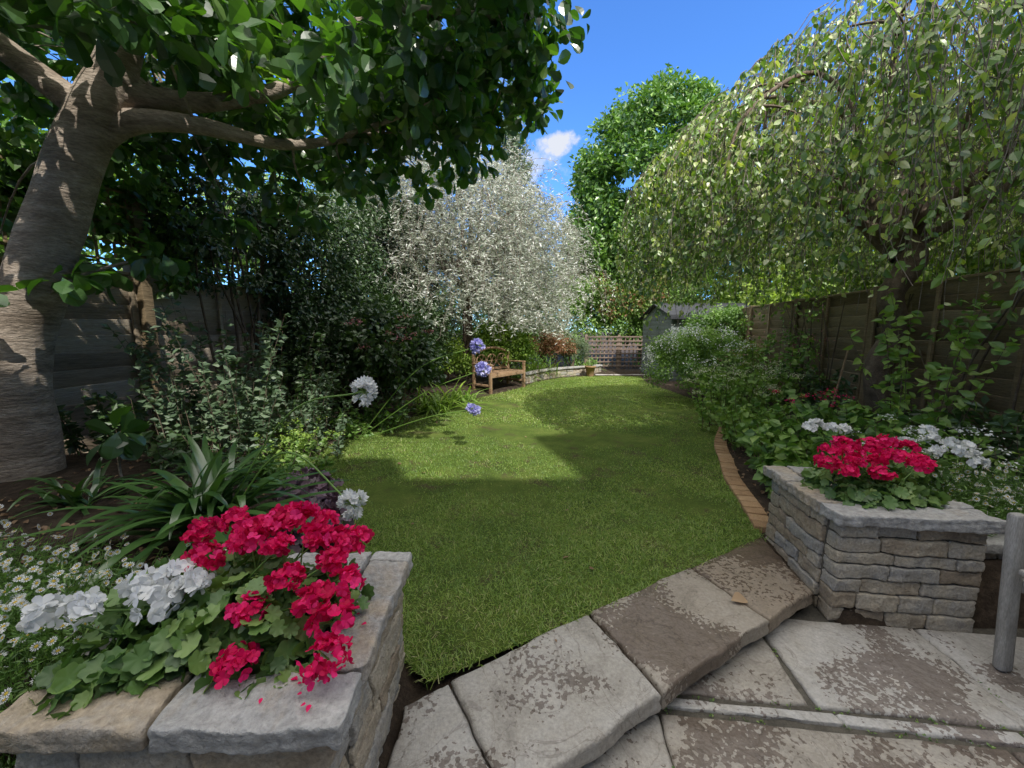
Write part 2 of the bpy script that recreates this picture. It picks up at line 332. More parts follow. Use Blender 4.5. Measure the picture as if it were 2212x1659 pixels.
rows=[(.02,-.50,[-1.9,-1.05,-.38,.42,1.15,1.9,2.7]),(-.515,-.575,[-1.2,-.3,.35,1.3,2.6]),(-.59,-1.15,[-2.3,-1.55,-1.02,.22,1.1,2.0]),(-1.17,-1.7,[-2.6,-1.9,-1.2,-.5,.2,.9,1.7]),(-1.72,-2.3,[-2.6,-1.7,-.9,-.1,.6,1.4])]
vi=0
for (b1,b0,xs) in rows:
    for a0,a1 in zip(xs[:-1],xs[1:]):
        g=.008; q=[pp(a0+g+U(-.014,.014),b0+g+U(-.006,.006)),pp(a1-g+U(-.014,.014),b0+g+U(-.006,.006)),pp(a1-g+U(-.01,.01),b1-g),pp(a0+g+U(-.01,.01),b1-g)]
        if b1-b0<.1: v=.8
        else: v=[.5,.55,.68,.75,1.0,.95,.7,.62][vi%8]; vi+=1
        slab(mb,q,-.122+U(-.003,.003),.06,v,.01,.0035)
v=np.array([(-3,-2.5,-.137),(5,-2.5,-.137),(5,2.0,-.137),(1.7,2.0,-.137),(-.4,.85,-.137),(-3,.75,-.137)]); mb.add(v,np.arange(6)[None],1)
q=[]
for (b1,b0,xs) in rows[:3]:
    for a0 in xs: 
        for k in range(5): q.append(pp(a0+U(-.006,.006),U(b0,b1)))
    for k in range(24): q.append(pp(U(-1,1.8),b0-.008+U(-.005,.005)))
q=np.array(q); q=np.repeat(q,5,0)+rng.normal(size=(len(q)*5,2))*.006
inst(mb,L_S,np.column_stack([q,np.full(len(q),-.13)]),nrm(rng.normal(size=(len(q),3))*A(1,1,.4)+A(0,0,.5)),rng.normal(size=(len(q),3)),U(.006,.016,len(q)),2,R(len(q)))
mb.build('patio',[M_slab,M_mort,G_mid])
# brick edging
mb=MB(); s=np.array(smooth_path([(1.79,2.55),(1.92,2.95),(2.08,3.47),(2.31,4.0),(2.6,4.66),(3.17,5.6),(3.62,6.6)],30))
L=np.concatenate([[0],np.cumsum(np.linalg.norm(np.diff(s,axis=0),axis=1))])
for d in np.arange(.05,L[-1],.112):
    p=np.array([np.interp(d,L,s[:,0]),np.interp(d,L,s[:,1])]); q=np.array([np.interp(d+.02,L,s[:,0]),np.interp(d+.02,L,s[:,1])]); an=math.atan2(*(q-p)[::-1])
    box(mb,(p[0],p[1],-.0+U(-.006,.004)),(.05,.07,.035),rot(an+U(-.05,.05)),.008,(2,2,1),.003,20,0,U(0,1))
mb.build('brick_edging',[M_brick])

# ---------------------------------------------------------------- stone planters
def wallface(mb,p0,p1,z0,z1,th,inward,courses):
    p0=A(*p0);p1=A(*p1);L=np.linalg.norm(p1-p0);e=(p1-p0)/L;an=math.atan2(e[1],e[0]); hs=U(.65,1.35,courses); hs=hs/hs.sum()*(z1-z0); z=z0
    for ci,h in enumerate(hs):
        x=0; 
        while x<L-1e-3:
            w=U(.10,.32); 
            if L-x-w<.09: w=L-x
            w=min(w,L-x); pr=U(0,.014)
            c=p0+e*(x+w/2)+A(*inward)*(th/2-pr)
            box(mb,(c[0],c[1],z+h/2),(w/2-.004,th/2,h/2-.004),rot(an),.007,(max(2,int(w/.014)),2,5),.0075,36,0,U(0,1)); x+=w
        z+=h
def planter(name,x0,x1,y0,y1,z0,z1,ang,copes,cvars):
    c,s=math.cos(ang),math.sin(ang); 
    def w(a,b): return (x0+a*c-b*s, y0+a*s+b*c)
    W=x1-x0;D=y1-y0; mb=MB(); inn=A(c,s);inn2=A(-s,c); zt=z1-.065
    wallface(mb,w(0.02,0.02),w(W-.02,0.02),z0,zt,.1,inn2,7)
    wallface(mb,w(.02,D-.02),w(W-.02,D-.02),z0,zt,.1,-inn2,7)
    wallface(mb,w(.02,.122),w(.02,D-.122),z0,zt,.1,inn,7)
    wallface(mb,w(W-.02,.122),w(W-.02,D-.122),z0,zt,.1,-inn,7)
    for (a,b,ha,hb) in [(W/2,.07,W/2-.035,.038),(W/2,D-.07,W/2-.035,.038),(.07,D/2,.038,D/2-.112),(W-.07,D/2,.038,D/2-.112)]:
        q=w(a,b); box(mb,(q[0],q[1],(z0+zt)/2-.005),(ha,hb,(zt-z0)/2-.008),rot(ang),.004,mat=2)
    def cope(a0,a1,b0,b1,v):
        q=w((a0+a1)/2,(b0+b1)/2)
        box(mb,(q[0],q[1],z1-.032+U(-.002,.002)),((a1-a0)/2-.003,(b1-b0)/2-.003,.032),rot(ang+U(-.012,.012)),.008,(max(4,int((a1-a0)/.01)),max(4,int((b1-b0)/.01)),7),.0085,28,1,v)
    for (q,v) in zip(copes,cvars): cope(*q,v)
    q=w(W/2,D/2); box(mb,(q[0],q[1],z1-.10),(W/2-.12,D/2-.12,.03),rot(ang),.01,(14,14,1),.008,20,3,.5)
    return mb.build(name,[M_stone,M_cop,M_mort,M_soil])
planter('stone_planter',-1.22,-.42,.78,1.47,-.14,.49,math.radians(1),
 [(-.02,.36,-.02,.145),(.365,.82,-.02,.14),(.665,.82,.145,.64),(.66,.82,.645,.71),(-.02,.12,.15,.71),(.125,.655,.57,.71)],[.1,.6,.35,.8,.5,.6])
planter('stone_planter',1.66,2.38,1.845,2.52,-.14,.49,math.radians(-6.5),
 [(-.02,.74,-.025,.12),(-.02,.12,.125,.42),(-.02,.12,.425,.70),(.60,.74,.125,.70),(.125,.595,.58,.70)],[.6,.2,.3,.6,.5])
mb=MB(); wallface(mb,(2.42,2.0),(4.6,1.78),-.14,.2,.14,A(.1,1),4); 
for i in range(5):
    box(mb,(2.64+i*.44,2.03-i*.046,.235),(.215,.1,.03),rot(-.105),.01,(10,4,2),.004,18,1,U(.3,.8))
mb.build('low_stone_wall',[M_stone,M_cop])
mb=MB(); s=smooth_path([(.35,10.2),(.95,11.2),(1.7,11.95),(2.6,12.5),(3.0,12.9)],4)
for a,b in zip(s[:-1],s[1:]):
    e=nrm(b-a); wallface(mb,a,b,-.02,.24,.14,A(-e[1],e[0]),3); m=(a+b)/2
    box(mb,(m[0]-e[1]*.06,m[1]+e[0]*.06,.265),(np.linalg.norm(b-a)/2,.11,.025),rot(math.atan2(e[1],e[0])),.008,(4,3,1),.004,12,1,U(.2,.9))
mb.build('low_stone_wall',[M_stone,M_cop])
mb=MB()
for i in range(4):
    for j in range(3):
        x=2.7+i*.6+U(-.02,.02);y=12.25+j*.55; slab(mb,[(x,y),(x+.58,y),(x+.58,y+.53),(x,y+.53)],.02,.04,U(.7,1),.01,.004)
mb.build('paving',[M_slab])

# ---------------------------------------------------------------- fences
def fence(o,slope,y0,y1,zt,post_top):
    mb=MB(); e=nrm(A(slope,1.)); an=math.atan2(e[1],e[0]); side=1 if o<0 else -1
    nn=A(e[1],-e[0])*side
    y=y0; 
    while y<y1:
        a=A(o+slope*y,y); L=1.83; mid=a+e*L/2; nb=12; bh=(zt-.08)/nb
        for i in range(nb):
            z=.08+bh*(i+.5)
            box(mb,(mid[0],mid[1],z),(L/2-.05,.008,bh*.56),rot(an,0,.27*side)@rot(0,U(-.008,.008)),.003,(30,1,2),.010,3.2,0,U(0,1))
        for k in (.06,L/2,L-.06):
            p=a+e*k+nn*.05; box(mb,(p[0],p[1],zt/2+.04),(.02,.014,zt/2-.05),rot(an),.003,mat=0,var=U(0,1))
        p=mid; box(mb,(p[0],p[1],zt+.015),(L/2-.05,.045,.014),rot(an),.004,mat=0,var=.6)
        box(mb,(a[0],a[1],post_top/2-.1),(.045,.055,post_top/2+.1),rot(an),.006,(1,1,6),.003,8,0,.35)
        y+=L*e[1]
    return mb
fence(-4.85,.2,-1.2,12.5,1.98,2.1).build('wooden_fence',[M_fence])
fence(3.66,.184,-.5,9.4,1.9,1.95).build('wooden_fence',[M_fence2])
mb=MB(); e=nrm(A(.2,1.)); an=math.atan2(e[1],e[0])
for y in np.arange(.6,9.5,1.8):
    a=A(-4.85+.2*y,y)+A(.09,0); box(mb,(a[0],a[1],1.4),(.05,.05,1.46),rot(an),.006,(1,1,6),.003,8,0,.2)
    for k in np.arange(.12,1.8,.15):
        q=a+e*k; box(mb,(q[0],q[1],2.42),(.011,.008,.38),rot(an),.002)
    for z in (2.1,2.28,2.46,2.64,2.78):
        q=a+e*.92; box(mb,(q[0]+.017,q[1],z),(.9,.008,.011),rot(an),.002)
mb.build('trellis',[M_fence2])
mb=MB()
for i in range(16): box(mb,(2.75+i*.15,14.0,.62),(.022,.012,.55),None,.002)
for z in np.arange(.15,1.2,.15): box(mb,(3.87,13.97,z),(1.16,.012,.025),None,.002,var=.8)
for x in (2.68,3.87,5.08): box(mb,(x,14.02,.6),(.05,.04,.68),None,.004)
mb.build('trellis',[surf('trellis_wood',[(.12,.085,.07),(.22,.165,.135),(.32,.26,.22)],5,.4,.004,.8)])

# ---------------------------------------------------------------- shed
sh=empty('garden_shed')
mb=MB(); X0,X1,Y0,Y1=4.35,6.9,10.6,12.9
for i in range(13):
    z=.1+i*.138
    box(mb,((X0+X1)/2,Y0,z),((X1-X0)/2,.009,.075),rot(0,0,-.05),.003,(6,1,1),.001,3)
    box(mb,(X0,(Y0+Y1)/2,z),(.009,(Y1-Y0)/2,.075),rot(0,-.05),.003,(1,6,1),.001,3)
box(mb,(X1,(Y0+Y1)/2,.9),(.01,(Y1-Y0)/2,.88)); box(mb,((X0+X1)/2,Y1,.9),((X1-X0)/2,.01,.88))
for x in (X0,X1): box(mb,(x,Y0-.012,.93),(.03,.022,.9))
mb.add([(X0+.0,Y0,1.8),(X0+.0,Y1,1.8),(X0+.0,(Y0+Y1)/2,2.15)],[(0,1,2)]); mb.add([(X1,Y0,1.8),(X1,Y1,1.8),(X1,(Y0+Y1)/2,2.15)],[(0,1,2)])
mb.build('shed_walls',[M_shed],sh)
mb=MB(); an2=math.atan2(.35,1.15)
box(mb,((X0+X1)/2,Y0+.52,2.01),((X1-X0)/2+.12,.72,.015),rot(0,0,an2),.004); box(mb,((X0+X1)/2,Y1-.52,2.01),((X1-X0)/2+.12,.72,.015),rot(0,0,-an2),.004)
box(mb,((X0+X1)/2,Y0-.17,1.78),((X1-X0)/2+.12,.012,.06),None,.003)
mb.build('shed_roof',[M_felt],sh)
mb=MB(); box(mb,(5.1,Y0-.02,1.3),(.3,.012,.28),None,.003,mat=1); 
for x in (4.8,5.1,5.4): box(mb,(x,Y0-.035,1.3),(.02,.012,.31),None,.003)
for z in (1.01,1.59): box(mb,(5.1,Y0-.037,z),(.32,.012,.02),None,.003)
box(mb,(6.1,Y0-.022,.9),(.36,.014,.85),None,.004,mat=0)
mb.build('shed_window_and_door',[M_shed,M_glass],sh)

# ---------------------------------------------------------------- house behind the camera (casts the lawn shadow)
hs=empty('brick_house'); mb=MB(); HY=-4.4; ra=math.radians(20); MR=rot(ra); HX=5.12
def hw(a,b,z): return (HX+a*math.cos(ra)-b*math.sin(ra), HY+a*math.sin(ra)+b*math.cos(ra), z)
box(mb,(-1.3,HY-4,4.87),(6.4,4,4.98),None,.01); 
box(mb,hw(4.6,-4.0,5.78),(4.6,4.0,5.89),MR,.01); box(mb,(2.65,HY-.25,10.1),(.38,.2,.6),None,.01)
mb.build('house_walls',[M_hbrick],hs)
mb=MB(); V=[hw(-.1,.1,11.65),hw(9.3,.1,11.65),hw(9.3,-4,13.4),hw(-.1,-4,13.4),hw(-.1,-8.1,11.65),hw(9.3,-8.1,11.65)]
mb.add(V,[(0,1,2,3),(3,2,5,4)]); mb.add(V,[(0,3,4),(1,5,2)]); box(mb,(-1.3,HY-4,9.87),(6.4,4.0,.02),None,.01)
mb.build('house_roof',[M_felt],hs)
mb=MB()
for zz in (4.3,7.6):
    for x in (-5.5,-2,1.8): 
        box(mb,(x,HY+.02,zz),(.6,.03,.75),None,.004,mat=1)
        for k in (-.6,0,.6): box(mb,(x+k,HY+.04,zz),(.035,.035,.79),None,.004)
        for k in (-.75,.75): box(mb,(x,HY+.043,zz+k),(.6,.035,.035),None,.004)
    for a in (2.2,6.5):
        box(mb,hw(a,.02,zz),(.6,.03,.75),MR,.004,mat=1)
        for k in (-.6,0,.6): box(mb,hw(a+k,.04,zz),(.035,.035,.79),MR,.004)
for (x,w,h) in [(-5,.8,1.0),(0,1.5,1.1),(3.5,.5,1.1)]:
    box(mb,(x,HY+.02,h+.0),(w,.03,h),None,.004,mat=1)
    for k in (-w,0,w): box(mb,(x+k,HY+.04,h),(.04,.035,h+.04),None,.004)
mb.build('house_windows_and_doors',[M_white,M_glass],hs)

# ---------------------------------------------------------------- foliage helpers
def rand_dir(n): return nrm(rng.normal(size=(n,3)))
def cloud(mb,C,Rad,n,T,s0,s1,mat,vb=.5,vs=.2,shell=.5,droop=.3,up=.4):
    k=len(C); i=rng.integers(0,k,n); d=rand_dir(n); r=U(0,1,n)**shell
    P=C[i]+d*Rad[i]*r[:,None]
    D=nrm(d*.6+rng.normal(size=(n,3))*.6+A(0,0,-droop)); Nn=nrm(d*.6+A(0,0,up)+rng.normal(size=(n,3))*.45)
    cv=rng.normal(size=k)*vs*.6
    inst(mb,T,P,D,Nn,U(s0,s1,n),mat,np.clip(vb+cv[i]+vs*rng.normal(size=n)*.7+.12*d[:,2],0,1))
def ell_clumps(c,r,k,cr,shell=.35,zmin=-1):
    d=rand_dir(k*2); d=d[d[:,2]>zmin][:k]; rr=U(0,1,len(d))**shell; C=A(*c)+d*A(*r)*rr[:,None]
    C+=.12*A(*r)*np.stack([sn(C,1.3),sn(C+3,1.3),sn(C+6,1.3)],-1)*.5
    s=U(.7,1.3,len(d))[:,None]; return C,np.broadcast_to(A(*cr),C.shape)*s
def strand_pts(S,O,L,M=9,out=.4,wob=.05):
    t=np.linspace(0,1,M); n=len(S); h=(1-np.exp(-2.5*t))
    P=S[:,None]+O[:,None]*(L*out)[:,None,None]*h[None,:,None]+A(0,0,-1)*(L[:,None]*(t**1.35)[None])[...,None]
    ph=R((n,1,3))*6.28; P=P+wob*np.sin(t[None,:,None]*U(3,9,(n,1,3))+ph)*t[None,:,None]
    return P
def strand_leaves(mb,P,per,T,s0,s1,mat,vb,vs,hang=.8,cl=None):
    n,M,_=P.shape; i=np.repeat(np.arange(n),per); u=R(len(i))*(M-1.001); a=u.astype(int); f=(u-a)[:,None]
    Q=P[i,a]*(1-f)+P[i,a+1]*f; m=len(i); th=rand_dir(m); D=nrm(th*A(1,1,.5)+A(0,0,-hang)); Nn=nrm(rand_dir(m)+A(0,0,.5))
    cv=rng.normal(size=n)*vs*.6
    inst(mb,T,Q,D,Nn,U(s0,s1,m),mat,np.clip(vb+cv[i]+rng.normal(size=m)*vs,0,1))

# ---------------------------------------------------------------- magnolia
mb=MB()
limb(mb,[(-3.72,2.75,-.15),(-3.64,2.75,.12),(-3.58,2.75,.5),(-3.54,2.75,.95),(-3.45,2.75,1.35),(-3.28,2.75,1.77),(-3.0,2.75,2.37),(-2.70,2.75,2.86),(-2.5,2.78,3.35),(-2.3,2.9,4.3)],[.29,.215,.175,.16,.155,.155,.145,.13,.10,.05],20,0,10,.09)
br=[([(-2.9,2.75,2.55),(-2.6,2.8,2.78),(-2.2,2.9,2.82),(-1.75,3.3,2.87),(-1.2,3.8,3.2)],[.11,.075,.06,.045,.03]),
([(-2.62,2.78,2.95),(-2.2,3.0,3.02),(-1.71,3.2,3.23),(-1.38,3.3,3.58),(-1.04,3.4,3.90),(-.59,3.5,3.96),(.1,3.7,4.05)],[.09,.065,.055,.05,.045,.04,.02]),
([(-1.04,3.4,3.90),(-.7,3.2,4.3),(-.3,3.1,4.6)],[.04,.03,.015]),
([(-2.45,2.8,3.4),(-2.3,2.3,3.7),(-2.1,1.7,4.0)],[.07,.045,.03]),
([(-2.75,2.75,2.8),(-3.3,2.4,3.3),(-3.9,2.2,3.7),(-4.6,2.1,4.0)],[.09,.06,.045,.03]),
([(-2.6,2.75,3.0),(-3.0,3.5,3.4),(-3.3,4.3,3.7)],[.08,.05,.03]),
([(-1.5,3.55,3.02),(-.9,3.5,3.2),(-.4,3.5,3.4)],[.03,.02,.01])]
for p,r in br: limb(mb,p,r,9,0,7,.1)
def zlow(x): return np.interp(x,[-6,-4.4,-3.4,-2.6,-1.9,-1.2,-.7,-.4,-.15,.25,.45,.8],[2.2,2.4,2.9,3.05,2.95,2.95,3.0,3.12,3.6,3.6,4.0,4.5])
nC=520; C=np.column_stack([U(-5.6,.45,nC),U(2.3,4.7,nC),U(0,1,nC)**1.5])
C[:,2]=zlow(C[:,0])+.08+C[:,2]*(5.0-zlow(C[:,0])); 
keep=(sn(C,2.1)>-.6)&~((C[:,0]<-2.0)&(C[:,0]>-3.2)&(C[:,2]<3.1)&(C[:,1]<3.3))&(C[:,2]-1.4<1.25*C[:,1]+.2)&~((C[:,0]<-3.6)&(C[:,2]<2.7)&(sn(C,1.4)<0))
keep&=~((C[:,0]>-1.75)&(C[:,0]<-1.0)&(C[:,1]<3.25)&(C[:,2]<4.2)&(C[:,2]>3.1)); C=C[keep]
C2=A((-2.9,2.0,3.1),(-2.6,2.1,3.25),(-3.2,2.2,3.0),(-2.4,1.9,3.3),(-2.0,2.3,3.4),(-3.6,2.4,2.9),(-3.0,2.3,3.4),(-2.2,2.6,3.45),(-3.9,2.6,2.5),(-2.9,4.2,2.55),(-3.9,3.3,2.2),(-3.5,2.0,3.2),(-2.55,1.7,3.1),(-2.3,2.1,3.1),(-1.8,2.0,3.3),(-3.3,1.9,2.9),(-2.0,3.6,2.75),(-1.5,3.7,2.8),(-4.2,3.2,2.6))
C=np.vstack([C,C2,C2+rng.normal(size=C2.shape)*.15])
cloud(mb,C,np.broadcast_to(A(.27,.26,.19),C.shape),16000,L_MAG,.09,.18,1,.45,.26,.6,.35,.7)
c3=A((-2.95,2.9,1.85),(-3.15,2.3,1.6),(-2.7,3.0,1.95),(-2.62,2.5,.72),(-3.3,3.1,1.9),(-2.9,2.6,1.75)); cloud(mb,c3,np.broadcast_to(A(.14,.12,.07),c3.shape),90,L_MAG,.12,.19,1,.4,.15,.6,.3,.9)
tubes(mb,smooth_path([(-3.4,2.7,1.5),(-3.0,2.7,1.75),(-2.8,2.9,1.9)],5),.012,5,0); tubes(mb,smooth_path([(-2.62,2.5,.2),(-2.65,2.5,.5),(-2.62,2.5,.72)],5),.008,5,0)
allb=np.vstack([smooth_path(p,6) for p,_ in br]); tw=[]
for c in C[::2]:
    dd=np.linalg.norm(allb-c,axis=1); q=allb[np.argmin(dd)]
    if dd.min()>1.3: continue
    t=np.linspace(0,1,8)[:,None]; tw.append(q*(1-t)+c*t+np.sin(t*3.14)*(rng.normal(size=3)*.06+A(0,0,.08))*dd.min()+np.sin(t*8)*rng.normal(size=3)*.015)
tubes(mb,np.array(tw),np.linspace(.011,.004,8)[None],5,0)
mb.build('magnolia_tree',[M_bark,G_mag])

# ---------------------------------------------------------------- weeping tree (right)
mb=MB()
limb(mb,[(4.05,4.2,-.1),(4.1,4.2,.4),(3.98,4.22,.9),(4.15,4.25,1.4),(4.0,4.2,1.8),(4.2,4.25,2.15),(4.1,4.3,2.5)],[.2,.15,.12,.12,.11,.12,.09],14,0,8,.14)
R0=2.85; cen=A(4.3,4.65)
def ztop(r,a): return 4.95-1.75*(r/R0)**2+.14*np.sin(a*5+1)*(r/R0)
for a in np.linspace(0,6.28,15)[:-1]:
    a+=U(-.15,.15); r1=U(1.7,2.4); e1=A(math.cos(a),math.sin(a),0); z1=float(ztop(r1,a))
    b0=A(4.1,4.28,2.1+U(0,.35)); m1=b0+e1*r1*.22+A(0,0,.55); m2=A(cen[0],cen[1],0)+e1*r1*.6; m2[2]=float(ztop(r1*.6,a))-.6; m3=A(cen[0],cen[1],0)+e1*r1; m3[2]=z1-.4; m4=m3+e1*.25+A(0,0,-.7)
    limb(mb,[b0,m1+rng.normal(size=3)*.12,(m1+m2)/2+rng.normal(size=3)*.14,m2+rng.normal(size=3)*.08,m3,m4],[.06,.045,.035,.025,.015,.006],7,0,6,.2)
    for k in range(5):
        s0=m2*(1-k/5)+m3*(k/5); q=s0+np.clip(rng.normal(size=3),-1.2,1.2)*.3; q[2]=s0[2]+U(-.2,.1); limb(mb,[s0,(s0+q)/2+A(0,0,.05),q,q+A(0,0,-.4)],[.016,.012,.008,.004],4,0,4,.2)
ns=3100; a=U(0,6.283,ns); r=R0*np.sqrt(U(.0,1,ns))*.97
S=np.column_stack([cen[0]+r*np.cos(a),cen[1]+r*np.sin(a),ztop(r,a)-U(0,1,ns)**2*1.4])
L=np.clip(S[:,2]-U(1.35,2.5,ns)-.2*np.sin(a*4),.35,3.0)*U(.5,1,ns)
kp=sn(S,1.9)>-1.1; S=S[kp];L=L[kp];a=a[kp];ns=len(a)
O=np.column_stack([np.cos(a),np.sin(a),.22+0*a])+rng.normal(size=(ns,3))*.3
P=strand_pts(S,O,L,10,.2,.11); tubes(mb,P,np.linspace(.0048,.002,10)[None],3,2)
strand_leaves(mb,P,22,L_M,.035,.085,1,.45,.28,.9)
mb.build('weeping_tree',[M_twig,G_weep,M_ptwig])

# ---------------------------------------------------------------- silver pear
mb=MB(); cen=A(-1.35,10.7)
limb(mb,[(-1.3,11.0,-.1),(-1.25,10.9,1.2),(-1.2,10.8,2.4),(-1.1,10.8,3.6),(-1.1,10.7,5.0)],[.17,.14,.12,.08,.03],10,0,6)
for a in np.linspace(0,6.28,17)[:-1]:
    e1=A(math.cos(a),math.sin(a),0); limb(mb,[(-1.2,10.8,2+U(0,1.4)),A(-1.2,10.8,3.2)+e1*.8,A(-1.2,10.7,U(3.8,4.8))+e1*1.4,A(-1.2,10.7,U(3.4,4.3))+e1*2.1],[.07,.05,.03,.01],6,0,5)
R1=2.7; ns=4300; a=U(0,6.283,ns); r=R1*np.sqrt(R(ns)); px=r*np.cos(a); zt=6.35-1.7*(r/R1)**2.2-.22*px+.45*np.sin(3*a+.5)*(r/R1)+.4*sn(np.column_stack([r*np.cos(a),r*np.sin(a),0*a]),2.4)
S=np.column_stack([cen[0]+px*1.08,cen[1]+r*np.sin(a),zt-U(0,1,ns)*3.6])
S=S[(sn(S,1.8)>-.85)&(S[:,2]>1.5)]; ns=len(S); a=np.arctan2(S[:,1]-cen[1],S[:,0]-cen[0])
L=np.clip(S[:,2]-U(.9,2.0,ns),.25,1.5)*U(.4,1,ns); O=np.column_stack([np.cos(a),np.sin(a),.7+0*a])+rng.normal(size=(ns,3))*.65
P=strand_pts(S,O,L,8,.45,.14); tubes(mb,P,np.linspace(.005,.002,8)[None],3,2)
strand_leaves(mb,P,32,L_N,.06,.12,1,.55,.3,.1)
mb.build('silver_pear_tree',[M_twig,G_silver,M_ptwig])
mb=MB(); limb(mb,[(-.2,13.6,0),(-.2,13.6,4),(0,13.5,8.4)],[.14,.09,.02],8,0,6)
ns=520; z=U(3,8.5,ns); a=U(0,6.28,ns); rr=(8.9-z)*.25
S=np.column_stack([.0+0*z,13.5+0*z,z]); E=S+np.column_stack([np.cos(a)*rr,np.sin(a)*rr,U(.3,1.1,ns)])
P=S[:,None]*(1-np.linspace(0,1,6))[None,:,None]+E[:,None]*np.linspace(0,1,6)[None,:,None]; tubes(mb,P,np.linspace(.012,.004,6)[None],3,0)
strand_leaves(mb,P,34,L_S,.06,.11,1,.85,.25,-.2); mb.build('ash_tree',[M_twig,G_grey])

# ---------------------------------------------------------------- ivy-clad tree
mb=MB(); limb(mb,[(6,17.5,0),(6,17.5,5),(6,17.5,9)],[.35,.25,.1],10,0,5)
C,Rd=ell_clumps((6.1,17.6,7.0),(3.45,3.0,4.5),520,(.5,.5,.42),.12)
C[:,0]+= (C[:,2]-7)*.12; C2,R2=ell_clumps((5.2,17.2,4.2),(3.2,2.6,2.9),200,(.5,.5,.42),.15)
cloud(mb,np.vstack([C,C2]),np.vstack([Rd,R2]),72000,L_S,.15,.27,1,.5,.32,.4,.2,.5)
mb.build('ivy_covered_tree',[M_twig,G_ivy])

# ---------------------------------------------------------------- climbers over the left fence
def clumps_along(o,slope,y0,y1,zf,k,off,th,cr):
    y=U(y0,y1,k); z=U(.2,1,k)*zf(y)+.15*sn(np.column_stack([y,y,y]),2); C=np.column_stack([o+slope*y+off+U(-th,th,k),y,z]); return C,np.broadcast_to(A(*cr),C.shape)*U(.7,1.3,k)[:,None]
mb=MB(); C,Rd=clumps_along(-4.85,.2,5.6,10.5,lambda y:np.interp(y,[4.4,5,7,9,10.5],[2.8,3.2,3.9,4.6,4.8]),230,.35,.35,(.32,.32,.3))
cloud(mb,C,Rd,36000,L_S,.05,.10,0,.4,.28,.6,.4,.4)
C,Rd=clumps_along(-4.85,.2,4.3,5.9,lambda y:3.1+0*y,40,.2,.2,(.28,.28,.2)); C[:,2]=U(2.0,3.3,len(C)); cloud(mb,C,Rd,6500,L_S,.05,.10,0,.4,.25,.6,.4,.4)
C,Rd=clumps_along(-4.85,.2,6.2,9.3,lambda y:2.2+0*y,90,.95,.3,(.3,.3,.3)); cloud(mb,C,Rd,11000,L_S,.05,.10,0,.4,.25,.6,.4,.4)
for k in range(26):
    y=U(4.8,9); x=-4.85+.2*y+.15; limb(mb,[(x,y,.1),(x+U(-.1,.1),y+U(-.2,.2),1.2),(x+.1,y+U(-.5,.5),2.4),(x+.2,y+U(-.8,.8),3.2)],[.02,.015,.012,.005],5,1,5,.2)
mb.build('climbing_shrub',[G_dark,M_twig])
mb=MB(); C,Rd=clumps_along(-4.85,.2,3.2,4.8,lambda y:2.9+0*y,20,.1,.12,(.22,.25,.2)); C[:,2]=U(2.0,2.9,len(C)); cloud(mb,C,Rd,2000,L_B,.06,.11,0,.55,.2,.6,.4,.4)
mb.build('climbing_plant',[G_mid])

def mass(name,c,r,k,cr,n,T,s0,s1,mats,vb=.5,vs=.22,zmin=-.3,split=None,shell=.3,trunk=True):
    mb=MB(); C,Rd=ell_clumps(c,r,k,cr,shell,zmin)
    cloud(mb,C,Rd,n,T,s0,s1,0,vb,vs)
    if trunk:
        g=gh(c[0],c[1]) if abs(c[0])<9 and c[1]<18 else 0
        for i in range(5): 
            q=C[rng.integers(0,len(C))]; limb(mb,[(c[0]+U(-.1,.1)*r[0],c[1]+U(-.1,.1)*r[1],g-.03),((c[0]+q[0])/2,(c[1]+q[1])/2,(g+q[2])/2),q],[.02*max(1,r[2]),.014*max(1,r[2]),.006],5,len(mats),4,.15)
    return mb.build(name,mats+[M_twig])
mb=MB(); k=420; C=np.column_stack([U(-5,9.5,k),U(14.3,15.2,k),U(.3,3.2,k)]); C=C[(C[:,2]>1.2)|(C[:,0]<2.6)|(C[:,0]>5)]
cloud(mb,C,np.broadcast_to(A(.45,.35,.4),C.shape),42000,L_S,.08,.15,0,.6,.25,.5)
C2=C[(C[:,0]>3)&(C[:,0]<5.5)&(C[:,2]>1.9)]; cloud(mb,C2+A(0,-.12,0),np.broadcast_to(A(.35,.3,.3),C2.shape),2400,L_S,.06,.12,1,.5,.3,.5)
mb.build('boundary_hedge',[G_mid,G_red])

mb=MB()
for c,r,n in [((-9,9,3.2),(3,3,2.6),13000),((-11,5,3),(3,3,2.6),8000),((-7,15,4),(3.5,3,3.4),10000),((-2,19,3.5),(4,3,3),10000),((2.5,21,2.8),(4,2,2.5),9000),((11,9.5,2.6),(3,3.5,3),14000),((8.2,6.0,2.3),(2.0,2.2,1.9),13000),((7.2,3.0,2.4),(1.6,1.6,1.5),9000),((12,15,4),(4,3,4.5),11000),((9,13,3),(2.3,2,2.6),9000),((7.4,9.3,2.4),(1.4,1.2,1.7),8000)]:
    C,Rd=ell_clumps(c,r,90,(r[0]*.22,)*3,.25,-.8); cloud(mb,C,Rd,n,L_S,.12,.22,0 if c[0]<0 else 1,.6,.28,.5)
mb.build('background_trees',[G_mid,G_lime])

